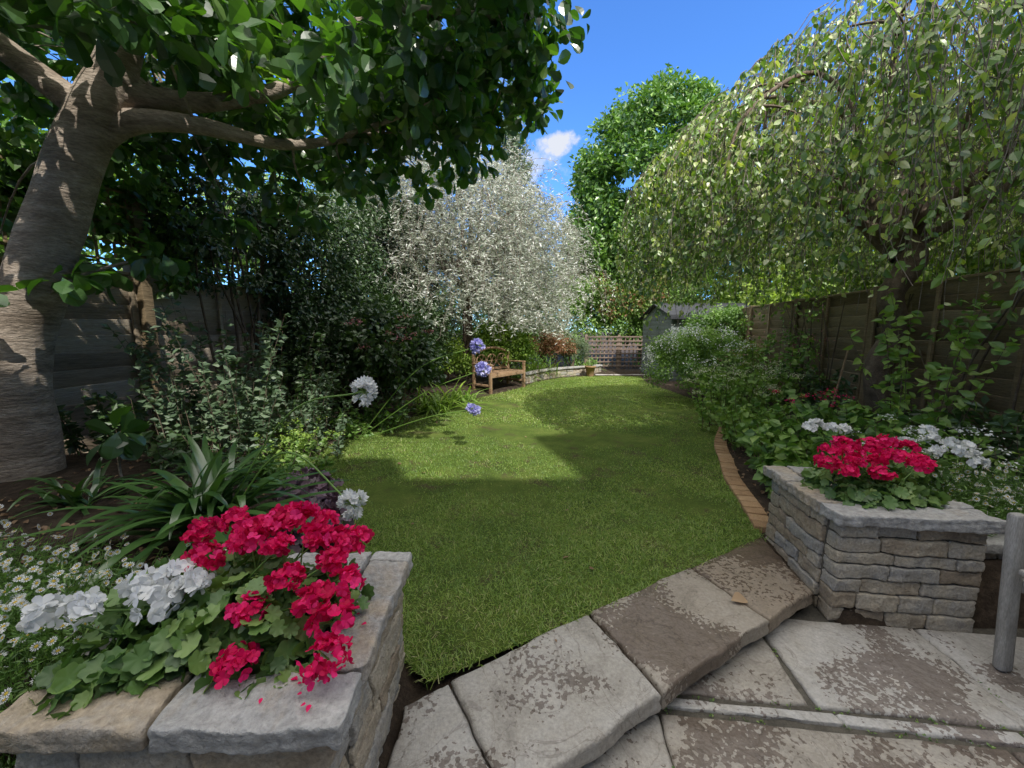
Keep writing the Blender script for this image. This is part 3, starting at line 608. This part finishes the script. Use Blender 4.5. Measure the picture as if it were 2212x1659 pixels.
# ---------------------------------------------------------------- garden shrubs
mass('glossy_shrub',(-1.85,5.9,.95),(.65,.6,.95),60,(.22,.22,.25),7000,L_M,.06,.11,[G_dark],.6)
mass('boundary_shrub',(-2.9,6.6,1.0),(.8,1.0,1.2),70,(.3,.3,.3),9000,L_S,.05,.10,[G_dark],.45)
mass('boundary_shrub',(-2.3,8.6,1.1),(.9,.8,1.1),60,(.3,.3,.3),8000,L_S,.05,.10,[G_dark],.6)
mass('white_flowering_bush',(3.85,7.9,.6),(1.1,.95,.85),90,(.2,.2,.2),17000,L_S,.035,.07,[G_mid],.6)
mb=MB(); C,Rd=ell_clumps((3.85,7.9,.62),(1.18,1.05,.9),90,(.1,.1,.1),.1,0); cloud(mb,C,Rd,1600,L_S,.03,.05,0,.5); mb.build('white_blossom',[F_white])
mass('shade_shrub',(4.9,9.2,.95),(.85,.6,1.0),50,(.22,.22,.25),9000,L_S,.05,.09,[G_mid],.4)
mass('lime_hedge',(-1.6,9.4,.7),(.6,.6,.55),30,(.25,.25,.25),4000,L_S,.05,.09,[G_lime],.5)
mass('lime_hedge',(-.3,10.3,.9),(.8,.5,.75),44,(.25,.25,.25),6000,L_S,.06,.10,[G_lime],.4)
mass('red_leaved_shrub',(1.3,12.7,.85),(.75,.5,.5),36,(.2,.2,.2),4500,L_S,.05,.09,[G_red],.55)
mass('grey_leaved_shrub',(2.0,13.1,.75),(.6,.5,.5),30,(.2,.2,.2),3500,L_N,.07,.12,[G_grey],.8)

def strap(name,c,n,l0,l1,w,mats,spread=.09,vb=.5,stiff=.5,flop=1.0):
    mb=MB(); M=9; t=np.linspace(0,1,M); th=U(0,6.28,n); L=U(l0,l1,n); el=U(.35,1.35,n); z0=gh(c[0],c[1]) if len(c)<3 else c[2]
    o=np.column_stack([c[0]+rng.normal(size=n)*spread,c[1]+rng.normal(size=n)*spread,np.full(n,z0-.01)])
    h=np.cos(el)*L; v=np.sin(el)*L; dr=U(.3,.95,n)*L*flop
    P=o[:,None]+np.stack([np.cos(th)[:,None]*h[:,None]*t*(1+.2*t),np.sin(th)[:,None]*h[:,None]*t*(1+.2*t),v[:,None]*t-dr[:,None]*t**2.4*.8],-1)
    P[...,2]=np.maximum(P[...,2],z0-.03 if z0>.1 else .01)
    W=w*np.array([.5,.8,1,1,.98,.9,.75,.5,.05])[None]*U(.7,1.2,n)[:,None]; ribbons(mb,P,W,0,np.clip(vb+.2*rng.normal(size=n),0,1)); return mb.build(name,mats)
AZ=gh(-1.75,2.05)
strap('agapanthus_foliage',(-1.68,2.0,AZ+.10),120,.5,.82,.024,[G_strap],.06,.55)
strap('agapanthus_foliage',(-2.65,2.25),30,.3,.5,.017,[G_strap],.06,.5)
strap('daylily_foliage',(-1.35,6.75),110,.6,1.05,.018,[G_lime],.14,.35)
strap('daylily_foliage',(-1.05,7.6),50,.4,.7,.016,[G_mid],.12,.8)
strap('ornamental_grass',(.65,11.6),160,.6,1.1,.014,[G_lime],.25,.35)
strap('ornamental_grass',(.1,10.9),110,.5,.9,.014,[G_mid],.2,.9)
strap('ornamental_grass',(2.6,13.2),90,.5,.9,.012,[G_mid],.2,.9)

def stems(name,c,n,h0,h1,spread,T,s0,s1,mats,per=26,lean=.25,vb=.5,vs=.2,flower=None,fr=.05,fn=18,fmax=99,hang=.1,r=.004):
    mb=MB(); th=U(0,6.28,n); rr=np.sqrt(R(n)); b=np.column_stack([c[0]+np.cos(th)*rr*spread[0],c[1]+np.sin(th)*rr*spread[1]])
    z0=gz(b); H=U(h0,h1,n); t=np.linspace(0,1,8); ln=np.column_stack([np.cos(th),np.sin(th)])*lean*rr[:,None]+rng.normal(size=(n,2))*.08
    P=np.concatenate([b[:,None]+ln[:,None]*H[:,None,None]*(t**1.5)[None,:,None],(z0[:,None]+H[:,None]*t*(1-.1*t))[...,None]],-1)
    P[...,:2]+=.02*np.sin(t[None,:,None]*5+R((n,1,2))*6)
    tubes(mb,P,np.linspace(r,r*.4,8)[None],4,len(mats)); strand_leaves(mb,P[:,1:],per,T,s0,s1,0,vb,vs,hang)
    if flower is not None:
        e=P[:fmax,-1]; C=np.repeat(e,fn,0)+rng.normal(size=(len(e)*fn,3))*A(fr,fr,fr*.35); 
        inst(mb,L_B,C,rand_dir(len(C))*A(1,1,.3),np.tile(A(0,0,1),(len(C),1))+.4*rng.normal(size=(len(C),3)),U(.014,.024,len(C)),flower,np.clip(.6+.2*rng.normal(size=len(C)),0,1))
    return mb.build(name,mats+[M_twig])
stems('tall_grey_shrub',(-2.75,3.6),54,.7,1.7,(.5,.4),L_S,.05,.09,[G_grey],46,.25,.45,hang=-.2)
stems('tall_grey_shrub',(-2.3,4.2),30,.4,1.1,(.4,.3),L_S,.04,.08,[G_grey],44,.3,.4,hang=-.2)
stems('leafy_perennial',(-2.9,5.0),40,.6,1.6,(.5,.5),L_S,.06,.10,[G_dark],40,.25,.6)
stems('leafy_perennial',(-3.5,3.5),26,.3,.7,(.4,.4),L_S,.06,.10,[G_dark],36,.25,.6)
stems('euphorbia_plant',(-2.25,3.75),24,.3,.55,(.22,.2),L_M,.03,.06,[G_mid,F_yel,G_lime],34,.5,.9,flower=2,fr=.035,fn=26)
stems('red_flowering_shrub',(-1.75,5.5),14,1.3,1.95,(.3,.3),L_M,.06,.10,[G_dark,F_pink],36,.2,.7,flower=1,fr=.05,fn=26)
stems('low_perennial',(-1.95,5.4),40,.2,.45,(.35,.55),L_S,.05,.09,[G_mid],22,.5,.5)
stems('low_perennial',(-1.95,3.3),34,.15,.35,(.3,.25),L_S,.05,.09,[G_mid],22,.6,.5)
stems('low_perennial',(-2.5,3.0),30,.15,.3,(.4,.25),L_S,.05,.09,[G_dark],22,.6,.7)
stems('sedum_plant',(3.1,5.4),34,.65,1.05,(.4,.45),L_B,.05,.09,[G_mid,F_cream],26,.3,.9,flower=1,fr=.055,fn=60,fmax=20)
stems('leafy_perennial',(3.6,5.9),44,.5,.95,(.4,.5),L_B,.06,.10,[G_mid,F_cream],26,.3,.9,flower=1,fr=.05,fn=44,fmax=14)
stems('leafy_perennial',(2.95,4.4),50,.35,.7,(.4,.45),L_B,.05,.10,[G_mid],24,.35,.8)
stems('leafy_perennial',(2.75,3.5),50,.3,.6,(.45,.5),L_B,.06,.11,[G_mid],22,.4,.6)
stems('leafy_perennial',(3.4,3.6),40,.35,.75,(.5,.6),L_B,.07,.12,[G_mid],22,.4,.55)
stems('low_perennial',(2.55,3.0),60,.12,.36,(.4,.3),L_B,.06,.10,[G_mid],20,.5,.6)
stems('anemone_plant',(3.6,3.2),14,1.2,1.9,(.3,.3),L_M,.06,.11,[G_mid],32,.15,.95)
stems('anemone_plant',(4.1,6.2),26,.9,1.5,(.35,.6),L_M,.06,.10,[G_mid,F_pink],26,.2,.6,flower=1,fr=.06,fn=12)
stems('boundary_perennial',(4.4,5.2),40,.4,1.0,(.35,.9),L_S,.06,.11,[G_dark],34,.2,.7)
stems('boundary_perennial',(3.9,2.8),34,.3,.8,(.4,.6),L_S,.06,.11,[G_dark],34,.2,.7)
stems('white_flowering_perennial',(3.1,2.75),26,.4,.62,(.4,.25),L_S,.05,.08,[G_mid,F_white],24,.3,.7,flower=1,fr=.035,fn=22,fmax=18)
stems('pink_flowering_plant',(3.1,4.1),8,.6,.85,(.2,.3),L_S,.04,.07,[G_mid,F_red],18,.2,.6,flower=1,fr=.03,fn=20)
mb=MB(); C,Rd=clumps_along(3.66,.184,2.0,3.9,lambda y:2.1+0*y,18,-.16,.1,(.16,.2,.16)); C[:,2]=U(.3,2.0,len(C)); cloud(mb,C,Rd,900,L_S,.05,.09,0,.6)
C,Rd=clumps_along(3.66,.184,5.2,9.5,lambda y:2+0*y,26,-.14,.1,(.16,.2,.2)); cloud(mb,C,Rd,1700,L_S,.05,.09,0,.6)
for k in range(16):
    y=U(2.5,7.5); x=3.66+.184*y-.14; limb(mb,[(x,y,.1),(x,y+U(-.2,.2),.9),(x,y+U(-.4,.4),1.8)],[.012,.01,.006],5,1,5,.2)
mb.build('climbing_plant',[G_mid,M_twig])
mb=MB(); tubes(mb,np.linspace(A(3.45,4.2,0),A(3.62,4.15,1.25),6),.009,8); mb.build('garden_cane',[M_bench])

def gleaf():
    k=28; th=np.arange(k)/k*2*math.pi; V=[(0,0,0)]
    for r,zz in ((.55,.06),(1,.16)):
        for a in th:
            notch=.5 if abs(((a+math.pi/2+math.pi)%(2*math.pi))-math.pi)<.13 else 1
            rr=r*(1+(.07*math.cos(7*a)+.03*math.cos(21*a) if r==1 else 0))*(notch if r==1 else 1); V.append((rr*math.cos(a),rr*math.sin(a),zz*(1+.55*math.cos(7*a+.5)*(1 if r==1 else .5))))
    F=[(0,1+i,1+(i+1)%k) for i in range(k)]
    for i in range(k):
        j=(i+1)%k; F+=[(1+i,1+k+i,1+k+j),(1+i,1+k+j,1+j)]
    return A(*V).reshape(-1,3),np.array(F)
GL=gleaf()
def mound(mb,c,r,n,s0,s1,mat,T=GL,vb=.5,vs=.2):
    d=rand_dir(n*2); d=d[d[:,2]>-.1][:n]; n=len(d); rr=U(.55,1,n)[:,None]; P=A(*c)+d*A(*r)*rr; Nn=nrm(d+A(0,0,.5)+.45*rng.normal(size=(n,3)))
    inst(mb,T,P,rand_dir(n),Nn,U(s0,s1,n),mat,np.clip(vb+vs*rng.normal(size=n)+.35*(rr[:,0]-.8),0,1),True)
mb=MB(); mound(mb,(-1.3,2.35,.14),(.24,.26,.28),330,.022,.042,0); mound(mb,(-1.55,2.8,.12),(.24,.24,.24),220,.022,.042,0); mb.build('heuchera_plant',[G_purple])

# ---------------------------------------------------------------- geraniums
def floret(k,w,open_,len_=1.):
    V=[];F=[];t,f=leaf_t([.35,.75],[w*.7,w],-.2,-.12 if open_>.5 else .1)
    for i in range(k):
        a=i/k*2*math.pi; q=t.copy()*len_; z=q[:,2]+q[:,1]*(1-open_)*1.2+(i%2)*.05; y=q[:,1]*open_+.02
        p=np.column_stack([q[:,0]*math.cos(a)-y*math.sin(a),q[:,0]*math.sin(a)+y*math.cos(a),z]); F.append(f+len(V)*len(t)); V.append(p)
    return np.concatenate(V),np.concatenate(F)
AG6=floret(6,.2,.55)
PET=leaf_t([.3,.65,.88],[.22,.44,.34],-.22,-.1)
def heads(mb,H,mat,r=.048,n=30,fs=.019):
    for h in H:
        rr=r*U(.75,1.15); d=nrm(rand_dir(n*3)+A(0,-.1,.3)); d=d[d[:,2]>-.4][:n]; k=len(d)
        P=A(*h)+d*rr*A(1,1,.75)*U(.7,1.15,k)[:,None]; v=U(.1,.9); vv=np.clip(v*.5+.2+.28*rng.normal(size=k),0,1)
        base=nrm(d+.5*rng.normal(size=(k,3))); D0=rand_dir(k)
        for j in range(5):
            ang=j*2*math.pi/5; y0=nrm(np.cross(base,D0)); x0=np.cross(base,y0); D=nrm(x0*math.cos(ang)+y0*math.sin(ang)+base*U(.05,.6,k)[:,None])
            inst(mb,PET,P,D,base,(U(.8,1.2,k)*fs),mat,np.clip(vv+.15*rng.normal(size=k),0,1),True)
def stalks(mb,H,base,mat,r=.0028):
    for h in H:
        b=A(*base)+rng.normal(size=3)*A(.1,.08,0); m=(A(*h)+b)/2+A(0,0,.03); tubes(mb,smooth_path([b,m,A(*h)],5),r,5,mat)
def geraniums(name,fmat,H,base,lc,lr,nl,s0,s1,**k):
    mb=MB(); heads(mb,H,0,**k); stalks(mb,H,base,2)
    if nl:
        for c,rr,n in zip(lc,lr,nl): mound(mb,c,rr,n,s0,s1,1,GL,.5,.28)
        n=60; e=A(*lc[0])+rand_dir(n)*A(*lr[0])*.7; b=np.broadcast_to(A(*base),(n,3)); P=b[:,None]*(1-np.linspace(0,1,4))[None,:,None]+e[:,None]*np.linspace(0,1,4)[None,:,None]; tubes(mb,P,.002,4,2)
    return mb.build(name,[fmat,G_ger,G_mid])
HR=[(-1.10,1.29,.69),(-.99,1.3,.73),(-.88,1.28,.71),(-.77,1.3,.75),(-.66,1.28,.73),(-.55,1.26,.67),(-.97,1.13,.68),(-.85,1.17,.74),(-.73,1.13,.73),(-.62,1.16,.74),(-.65,1.03,.69),(-.50,1.07,.65),(-.74,.99,.62),(-.50,.97,.60),(-.72,.90,.54),(-.48,.90,.55),(-.56,1.12,.69),(-.69,1.22,.77),(-.80,1.22,.76),(-.58,1.22,.69),(-.57,1.0,.64),(-.9,1.22,.70)]
geraniums('red_geranium',F_red,HR,(-.76,1.1,.40),[(-.78,1.1,.50),(-.98,1.03,.48),(-.74,.95,.44),(-1.08,.93,.46),(-.6,1.15,.52),(-1.1,1.15,.5),(-.95,1.25,.5)],[(.27,.22,.18),(.2,.17,.15),(.24,.10,.11),(.17,.13,.12),(.12,.12,.14),(.18,.16,.16),(.22,.15,.16)],[300,200,120,150,80,140,130],.018,.034)
geraniums('white_geranium',F_white,[(-1.08,1.04,.655),(-1.0,1.06,.67),(-.93,1.03,.665),(-1.01,.99,.64),(-1.24,.94,.64),(-1.17,.95,.65)],(-1.02,1.0,.4),[],[],[],.03,.05,n=18,fs=.025,r=.042)
mb=MB(); n=26; P=np.column_stack([U(-.66,-.45,n),U(.82,1.2,n),np.full(n,.502)]); inst(mb,L_B,P,rand_dir(n)*A(1,1,.05),np.tile(A(0,0,1.),(n,1)),U(.01,.018,n),0,.5)
inst(mb,L_MAG,A((-.73,.87,.47)).reshape(1,3),A((.1,-.3,-.6)).reshape(1,3),A((.2,-1,.3)).reshape(1,3),.06,1,.3); mb.build('fallen_petals',[F_red,F_brown])
HR2=[(1.94,2.2,.75),(2.08,2.18,.74),(2.2,2.2,.75),(2.3,2.17,.73),(1.80,2.12,.72),(1.72,2.03,.69),(1.86,2.02,.70),(2.0,2.03,.70),(2.12,2.06,.71),(2.2,2.0,.68),(1.92,2.1,.72),(2.04,2.1,.72),(1.78,1.98,.66),(1.95,1.95,.65),(2.28,2.08,.68)]
geraniums('red_geranium',F_red,HR2,(2.0,2.1,.42),[(2.0,2.12,.48),(1.98,2.0,.47),(2.2,2.05,.46)],[(.3,.26,.18),(.28,.12,.12),(.18,.16,.13)],[300,180,140],.019,.036)
geraniums('white_geranium',F_white,[(1.93,2.45,.78),(2.02,2.5,.79),(2.1,2.48,.77),(2.2,2.5,.75),(2.58,2.3,.74),(2.66,2.4,.77),(2.5,2.2,.70),(2.62,2.2,.70),(2.7,2.3,.72),(2.42,2.3,.72),(2.78,2.25,.66),(2.86,2.35,.68),(2.7,2.15,.64)],(2.3,2.35,.4),[(2.45,2.35,.5)],[(.3,.2,.15)],[110],.022,.038,n=16,fs=.022,r=.036)

# ---------------------------------------------------------------- fleabane daisies
def daisy_t():
    V=[];F=[];k=12
    for i in range(k):
        a=i/k*6.283; b=len(V); 
        for r,da in ((.28,0),(.75,-.19),(1,0),(.75,.19)): V.append((r*math.cos(a+da),r*math.sin(a+da),.12*r))
        F.append((b,b+1,b+2,b+3))
    return A(*V).reshape(-1,3),np.array(F)
DT=daisy_t(); k=8; DC=(A(*([(0,0,.16)]+[(.33*math.cos(i/k*6.283),.33*math.sin(i/k*6.283),.06) for i in range(k)])).reshape(-1,3),np.array([(0,1+i,1+(i+1)%k) for i in range(k)]))
def fleabane(name,boxes,nst,nd):
    mb=MB()
    for (x0,x1,y0,y1,zb,h) in boxes:
        n=nst; b=np.column_stack([U(x0,x1,n),U(y0,y1,n),np.full(n,zb)]); t=np.linspace(0,1,5); d=rand_dir(n)*A(.16,.16,0); H=U(.5,1,n)*h*(1+.25*sn(b,5))
        P=b[:,None]+d[:,None]*(t**1.3)[None,:,None]+A(0,0,1)*(H[:,None]*t[None])[...,None]; tubes(mb,P,.0012,3,0,.5)
        strand_leaves(mb,P,14,L_N,.018,.042,0,.45,.2,-.2)
        top=np.argsort(-P[:,-1,2])[:n*3//4]; i=rng.choice(top,nd); Q=P[i,-1]+A(0,0,1)*U(.01,.07,nd)[:,None]; Nn=nrm(A(.15,-.45,1)+rng.normal(size=(nd,3))*.35); s=U(.010,.017,nd); D=rand_dir(nd)
        inst(mb,DT,Q,D,Nn,s,1,U(.4,1,nd)); inst(mb,DC,Q,D,Nn,s,2,.6)
    return mb.build(name,[G_mid,F_white,F_yel])
fleabane('fleabane_daisies',[(-2.0,-1.3,.85,1.5,.18,.36),(-2.8,-1.8,1.2,1.65,.2,.28),(-1.75,-1.27,.3,.95,.0,.46)],1500,330)
fleabane('fleabane_daisies',[(2.45,3.3,2.15,2.75,.12,.42),(2.4,3.2,2.08,2.3,.15,.3)],1100,200)

# ---------------------------------------------------------------- agapanthus flowers
def aga(name,mat,items,rad):
    mb=MB()
    for base,mid,h in items:
        tubes(mb,smooth_path([base,mid,h],8),.005,6,1,.7); n=46; d=nrm(rand_dir(n)+A(0,0,.25)); rr=rad*U(.6,1,n)
        c=A(*h); E=c+d*(rr*.62)[:,None]; P=c[None,None]*(1-np.linspace(0,1,3))[None,:,None]+E[:,None]*np.linspace(0,1,3)[None,:,None]; tubes(mb,P,.0016,3,1,.9)
        inst(mb,AG6,E,rand_dir(n),d,rad*.42*U(.8,1.15,n),0,U(.2,1,n))
    return mb.build(name,[mat,G_mid])
aga('white_agapanthus',F_white,[((-1.68,2.0,AZ),(-1.2,2.0,.95),(-.75,1.92,1.10)),((-1.65,2.0,AZ),(-1.15,1.85,.80),(-.77,1.76,.575))],.088)
aga('lilac_agapanthus',F_blue,[((-1.95,4.75,.05),(-1.1,4.4,.95),(-.38,4.2,1.24)),((-1.95,4.75,.05),(-1.0,4.4,.7),(-.31,4.15,.99)),((-1.9,4.7,.05),(-1.0,4.4,.4),(-.44,4.3,.52))],.105)

# ---------------------------------------------------------------- bench
bn=empty('garden_bench'); o=A(-.48,8.55); e=nrm(A(.78,1.05)); fw=A(e[1],-e[0]); bk=-fw; LB=1.3; an=math.atan2(e[1],e[0])
def bp(a,b,z): q=o+e*a+bk*b; return (q[0],q[1],z)
mb=MB()
for a in (0,LB): 
    box(mb,bp(a,0,.32),(.03,.03,.32),rot(an),.005); box(mb,bp(a,.5,.46),(.03,.03,.46),rot(an),.005)
    box(mb,bp(a,.25,.655),(.035,.29,.016),rot(an),.006); box(mb,bp(a,.25,.18),(.02,.23,.025),rot(an),.005)
mb.build('legs_and_arms',[M_bench],bn); mb=MB()
for i in range(5): box(mb,bp(LB/2,.03+i*.1,.43+.002*i),(LB/2+.02,.042,.012),rot(an),.004)
box(mb,bp(LB/2,-.01,.39),(LB/2-.03,.014,.035),rot(an),.004); mb.build('seat',[M_bench],bn); mb=MB()
box(mb,bp(LB/2,.5,.5),(LB/2-.03,.018,.03),rot(an),.005)
arc=[bp(LB*t,.5,.88+.13*math.sin(math.pi*t)) for t in np.linspace(0.02,.98,15)]; tubes(mb,np.array(arc),.03,8)
for cx_ in (.27,.65,1.03):
    ring=[bp(cx_+.17*math.cos(t),.5,.70+.15*math.sin(t)) for t in np.linspace(0,6.283,22)]; tubes(mb,np.array(ring),.014,6)
    for t in np.linspace(0,math.pi,4)[:-1]:
        tubes(mb,np.array([bp(cx_+.165*math.cos(t)*s,.5,.70+.145*math.sin(t)*s) for s in (-1,0,1)]),.009,5)
mb.build('backrest',[M_bench],bn)
mb=MB(); prof=[(.10,0),(.15,.28),(.17,.28),(.17,.33),(.14,.33),(.13,.26)]; k=20
V=[(2.45+r*math.cos(i/k*6.283),12.0+r*math.sin(i/k*6.283),z) for r,z in prof for i in range(k)]; I=np.arange(len(prof)*k).reshape(-1,k)
mb.add(V,np.stack([I[:-1],np.roll(I[:-1],-1,1),np.roll(I[1:],-1,1),I[1:]],-1).reshape(-1,4),0,.5,True)
C,Rd=ell_clumps((2.45,12,.42),(.15,.15,.14),10,(.06,.06,.06)); cloud(mb,C,Rd,300,L_S,.03,.06,1); mb.build('terracotta_pot',[M_brick,G_mid])
ch=empty('wooden_garden_chair'); mb=MB(); cxx,cyy=2.50,1.32
for sx in (-.28,.28):
    box(mb,(cxx+sx,cyy+.255,.245),(.03,.022,.365),rot(0,.0,-.06),.016,(2,2,8)); box(mb,(cxx+sx,cyy-.25,.12),(.028,.028,.24),None,.008); box(mb,(cxx+sx,cyy-.02,.37),(.035,.24,.014),None,.008)
mb.build('legs_and_arms',[M_chair],ch); mb=MB()
for i in range(5): box(mb,(cxx,cyy-.22+i*.1,.2),(.25,.042,.011),None,.005)
mb.build('seat',[M_chair],ch); mb=MB()
box(mb,(cxx,cyy+.272,.54),(.245,.014,.035),None,.01); box(mb,(cxx,cyy+.254,.28),(.245,.014,.03),None,.006)
for i in range(6): box(mb,(cxx-.2+i*.08,cyy+.262,.41),(.02,.009,.11),None,.004)
mb.build('backrest',[M_chair],ch)
mb=MB(); P=A((1.12,1.80,.035),(.2,1.55,.03),(1.5,2.1,.03),(-.2,1.0,.03)); inst(mb,L_MAG,P[:1],A((1,.3,.1)).reshape(1,3),A((.2,-.3,1)).reshape(1,3),.10,0,.9,True); inst(mb,L_S,P[1:]*A(1,1,.7),rand_dir(3)*A(1,1,.1),A((0,0,1),(0,.1,1),(0,0,1)),.02,0,.4)
n=700; q=np.column_stack([U(-3.2,-1.0,n),U(1.6,4,n)]); q=q[~inside(q,LP)]; q2=np.column_stack([U(1.9,3,n//2),U(2.6,5,n//2)]); q2=q2[~inside(q2,LP)]; q3=np.column_stack([U(-2,3.4,40),U(2,9,40)]); q3=q3[inside(q3,LP)]
q=np.vstack([q,q2,q3]); P=np.column_stack([q,np.maximum(gz(q)+.012,.024)]); inst(mb,L_B,P,rand_dir(len(P))*A(1,1,.15),A(0,0,1)+.3*rng.normal(size=(len(P),3)),U(.02,.05,len(P)),0,R(len(P))*.6)
mb.build('fallen_leaves',[F_brown])

# ---------------------------------------------------------------- sky, sun, camera
sc=bpy.context.scene; w=bpy.data.worlds.new('World'); sc.world=w; w.use_nodes=True; nt=w.node_tree; nt.nodes.clear()
sd=nrm(A(.45,-.89,1.11)); elev=math.asin(sd[2]); az=math.atan2(sd[0],sd[1])
sky=nt.nodes.new('ShaderNodeTexSky'); sky.sky_type='NISHITA'; sky.sun_disc=False; sky.sun_elevation=elev; sky.sun_rotation=az; sky.air_density=1.0; sky.dust_density=.3; sky.ozone_density=2.5
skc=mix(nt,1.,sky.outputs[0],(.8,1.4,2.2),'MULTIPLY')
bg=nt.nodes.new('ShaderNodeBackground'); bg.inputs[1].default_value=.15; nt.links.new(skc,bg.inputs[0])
tc=nt.nodes.new('ShaderNodeTexCoord').outputs['Generated']; msk=None; nn=noise(nt,22,5,.6,tc); nn3=mth(nt,'MULTIPLY',mth(nt,'SUBTRACT',nn,.5),3.0)
for (c,sx,sz,th) in [((.115,1.077,.489),.050,.026,.95),((-.262,1.095,.626),.07,.035,.6),((.06,1.06,.42),.07,.03,.6),((-.1,1.09,.62),.06,.05,.22)]:
    c=nrm(A(*c)); s=nt.nodes.new('ShaderNodeVectorMath'); s.operation='SUBTRACT'; nt.links.new(tc,s.inputs[0]); s.inputs[1].default_value=tuple(c)
    m2=nt.nodes.new('ShaderNodeVectorMath'); m2.operation='MULTIPLY'; nt.links.new(s.outputs[0],m2.inputs[0]); m2.inputs[1].default_value=(1/sx,1/sx*.5,1/sz)
    l=nt.nodes.new('ShaderNodeVectorMath'); l.operation='LENGTH'; nt.links.new(m2.outputs[0],l.inputs[0])
    v=mth(nt,'ADD',l.outputs['Value'],nn3)
    r_=ramp(nt,v,[(.45,(th,)*3),(1.,(0,0,0))]); msk=r_ if msk is None else mth(nt,'MAXIMUM',msk,r_)
cb=nt.nodes.new('ShaderNodeBackground'); cb.inputs[0].default_value=(.9,.93,1,1); cb.inputs[1].default_value=.92
mx=nt.nodes.new('ShaderNodeMixShader'); nt.links.new(msk,mx.inputs[0]); nt.links.new(bg.outputs[0],mx.inputs[1]); nt.links.new(cb.outputs[0],mx.inputs[2])
# unseen bright cloud added overhead and behind the camera to lift the shade
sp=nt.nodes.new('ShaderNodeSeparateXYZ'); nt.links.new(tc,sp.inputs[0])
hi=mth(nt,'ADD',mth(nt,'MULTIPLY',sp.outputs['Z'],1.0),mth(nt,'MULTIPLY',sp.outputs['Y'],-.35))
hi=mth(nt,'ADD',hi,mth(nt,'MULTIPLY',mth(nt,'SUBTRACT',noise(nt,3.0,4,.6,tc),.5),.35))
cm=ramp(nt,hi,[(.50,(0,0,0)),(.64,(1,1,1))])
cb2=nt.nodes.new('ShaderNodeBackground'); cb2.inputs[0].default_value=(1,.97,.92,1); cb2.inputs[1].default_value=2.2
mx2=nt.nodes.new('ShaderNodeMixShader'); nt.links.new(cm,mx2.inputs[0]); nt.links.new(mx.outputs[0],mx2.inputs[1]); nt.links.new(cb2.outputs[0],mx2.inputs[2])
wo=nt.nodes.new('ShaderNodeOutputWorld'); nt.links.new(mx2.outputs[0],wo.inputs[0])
l=bpy.data.lights.new('sun','SUN'); l.energy=5; l.angle=math.radians(.5); l.color=(1,.96,.88); lo=bpy.data.objects.new('sun',l); sc.collection.objects.link(lo)
lo.rotation_euler=Vector(-sd).to_track_quat('-Z','Y').to_euler()
cam=bpy.data.cameras.new('camera'); co=bpy.data.objects.new('camera',cam); sc.collection.objects.link(co); sc.camera=co
cam.sensor_width=36; cam.lens=13.54; cam.clip_start=.05; cam.clip_end=2000; co.location=(0,0,1.4); co.rotation_euler=(math.radians(90-7.8),0,0)
sc.view_settings.view_transform='Standard'; sc.view_settings.look='None'; sc.view_settings.exposure=0
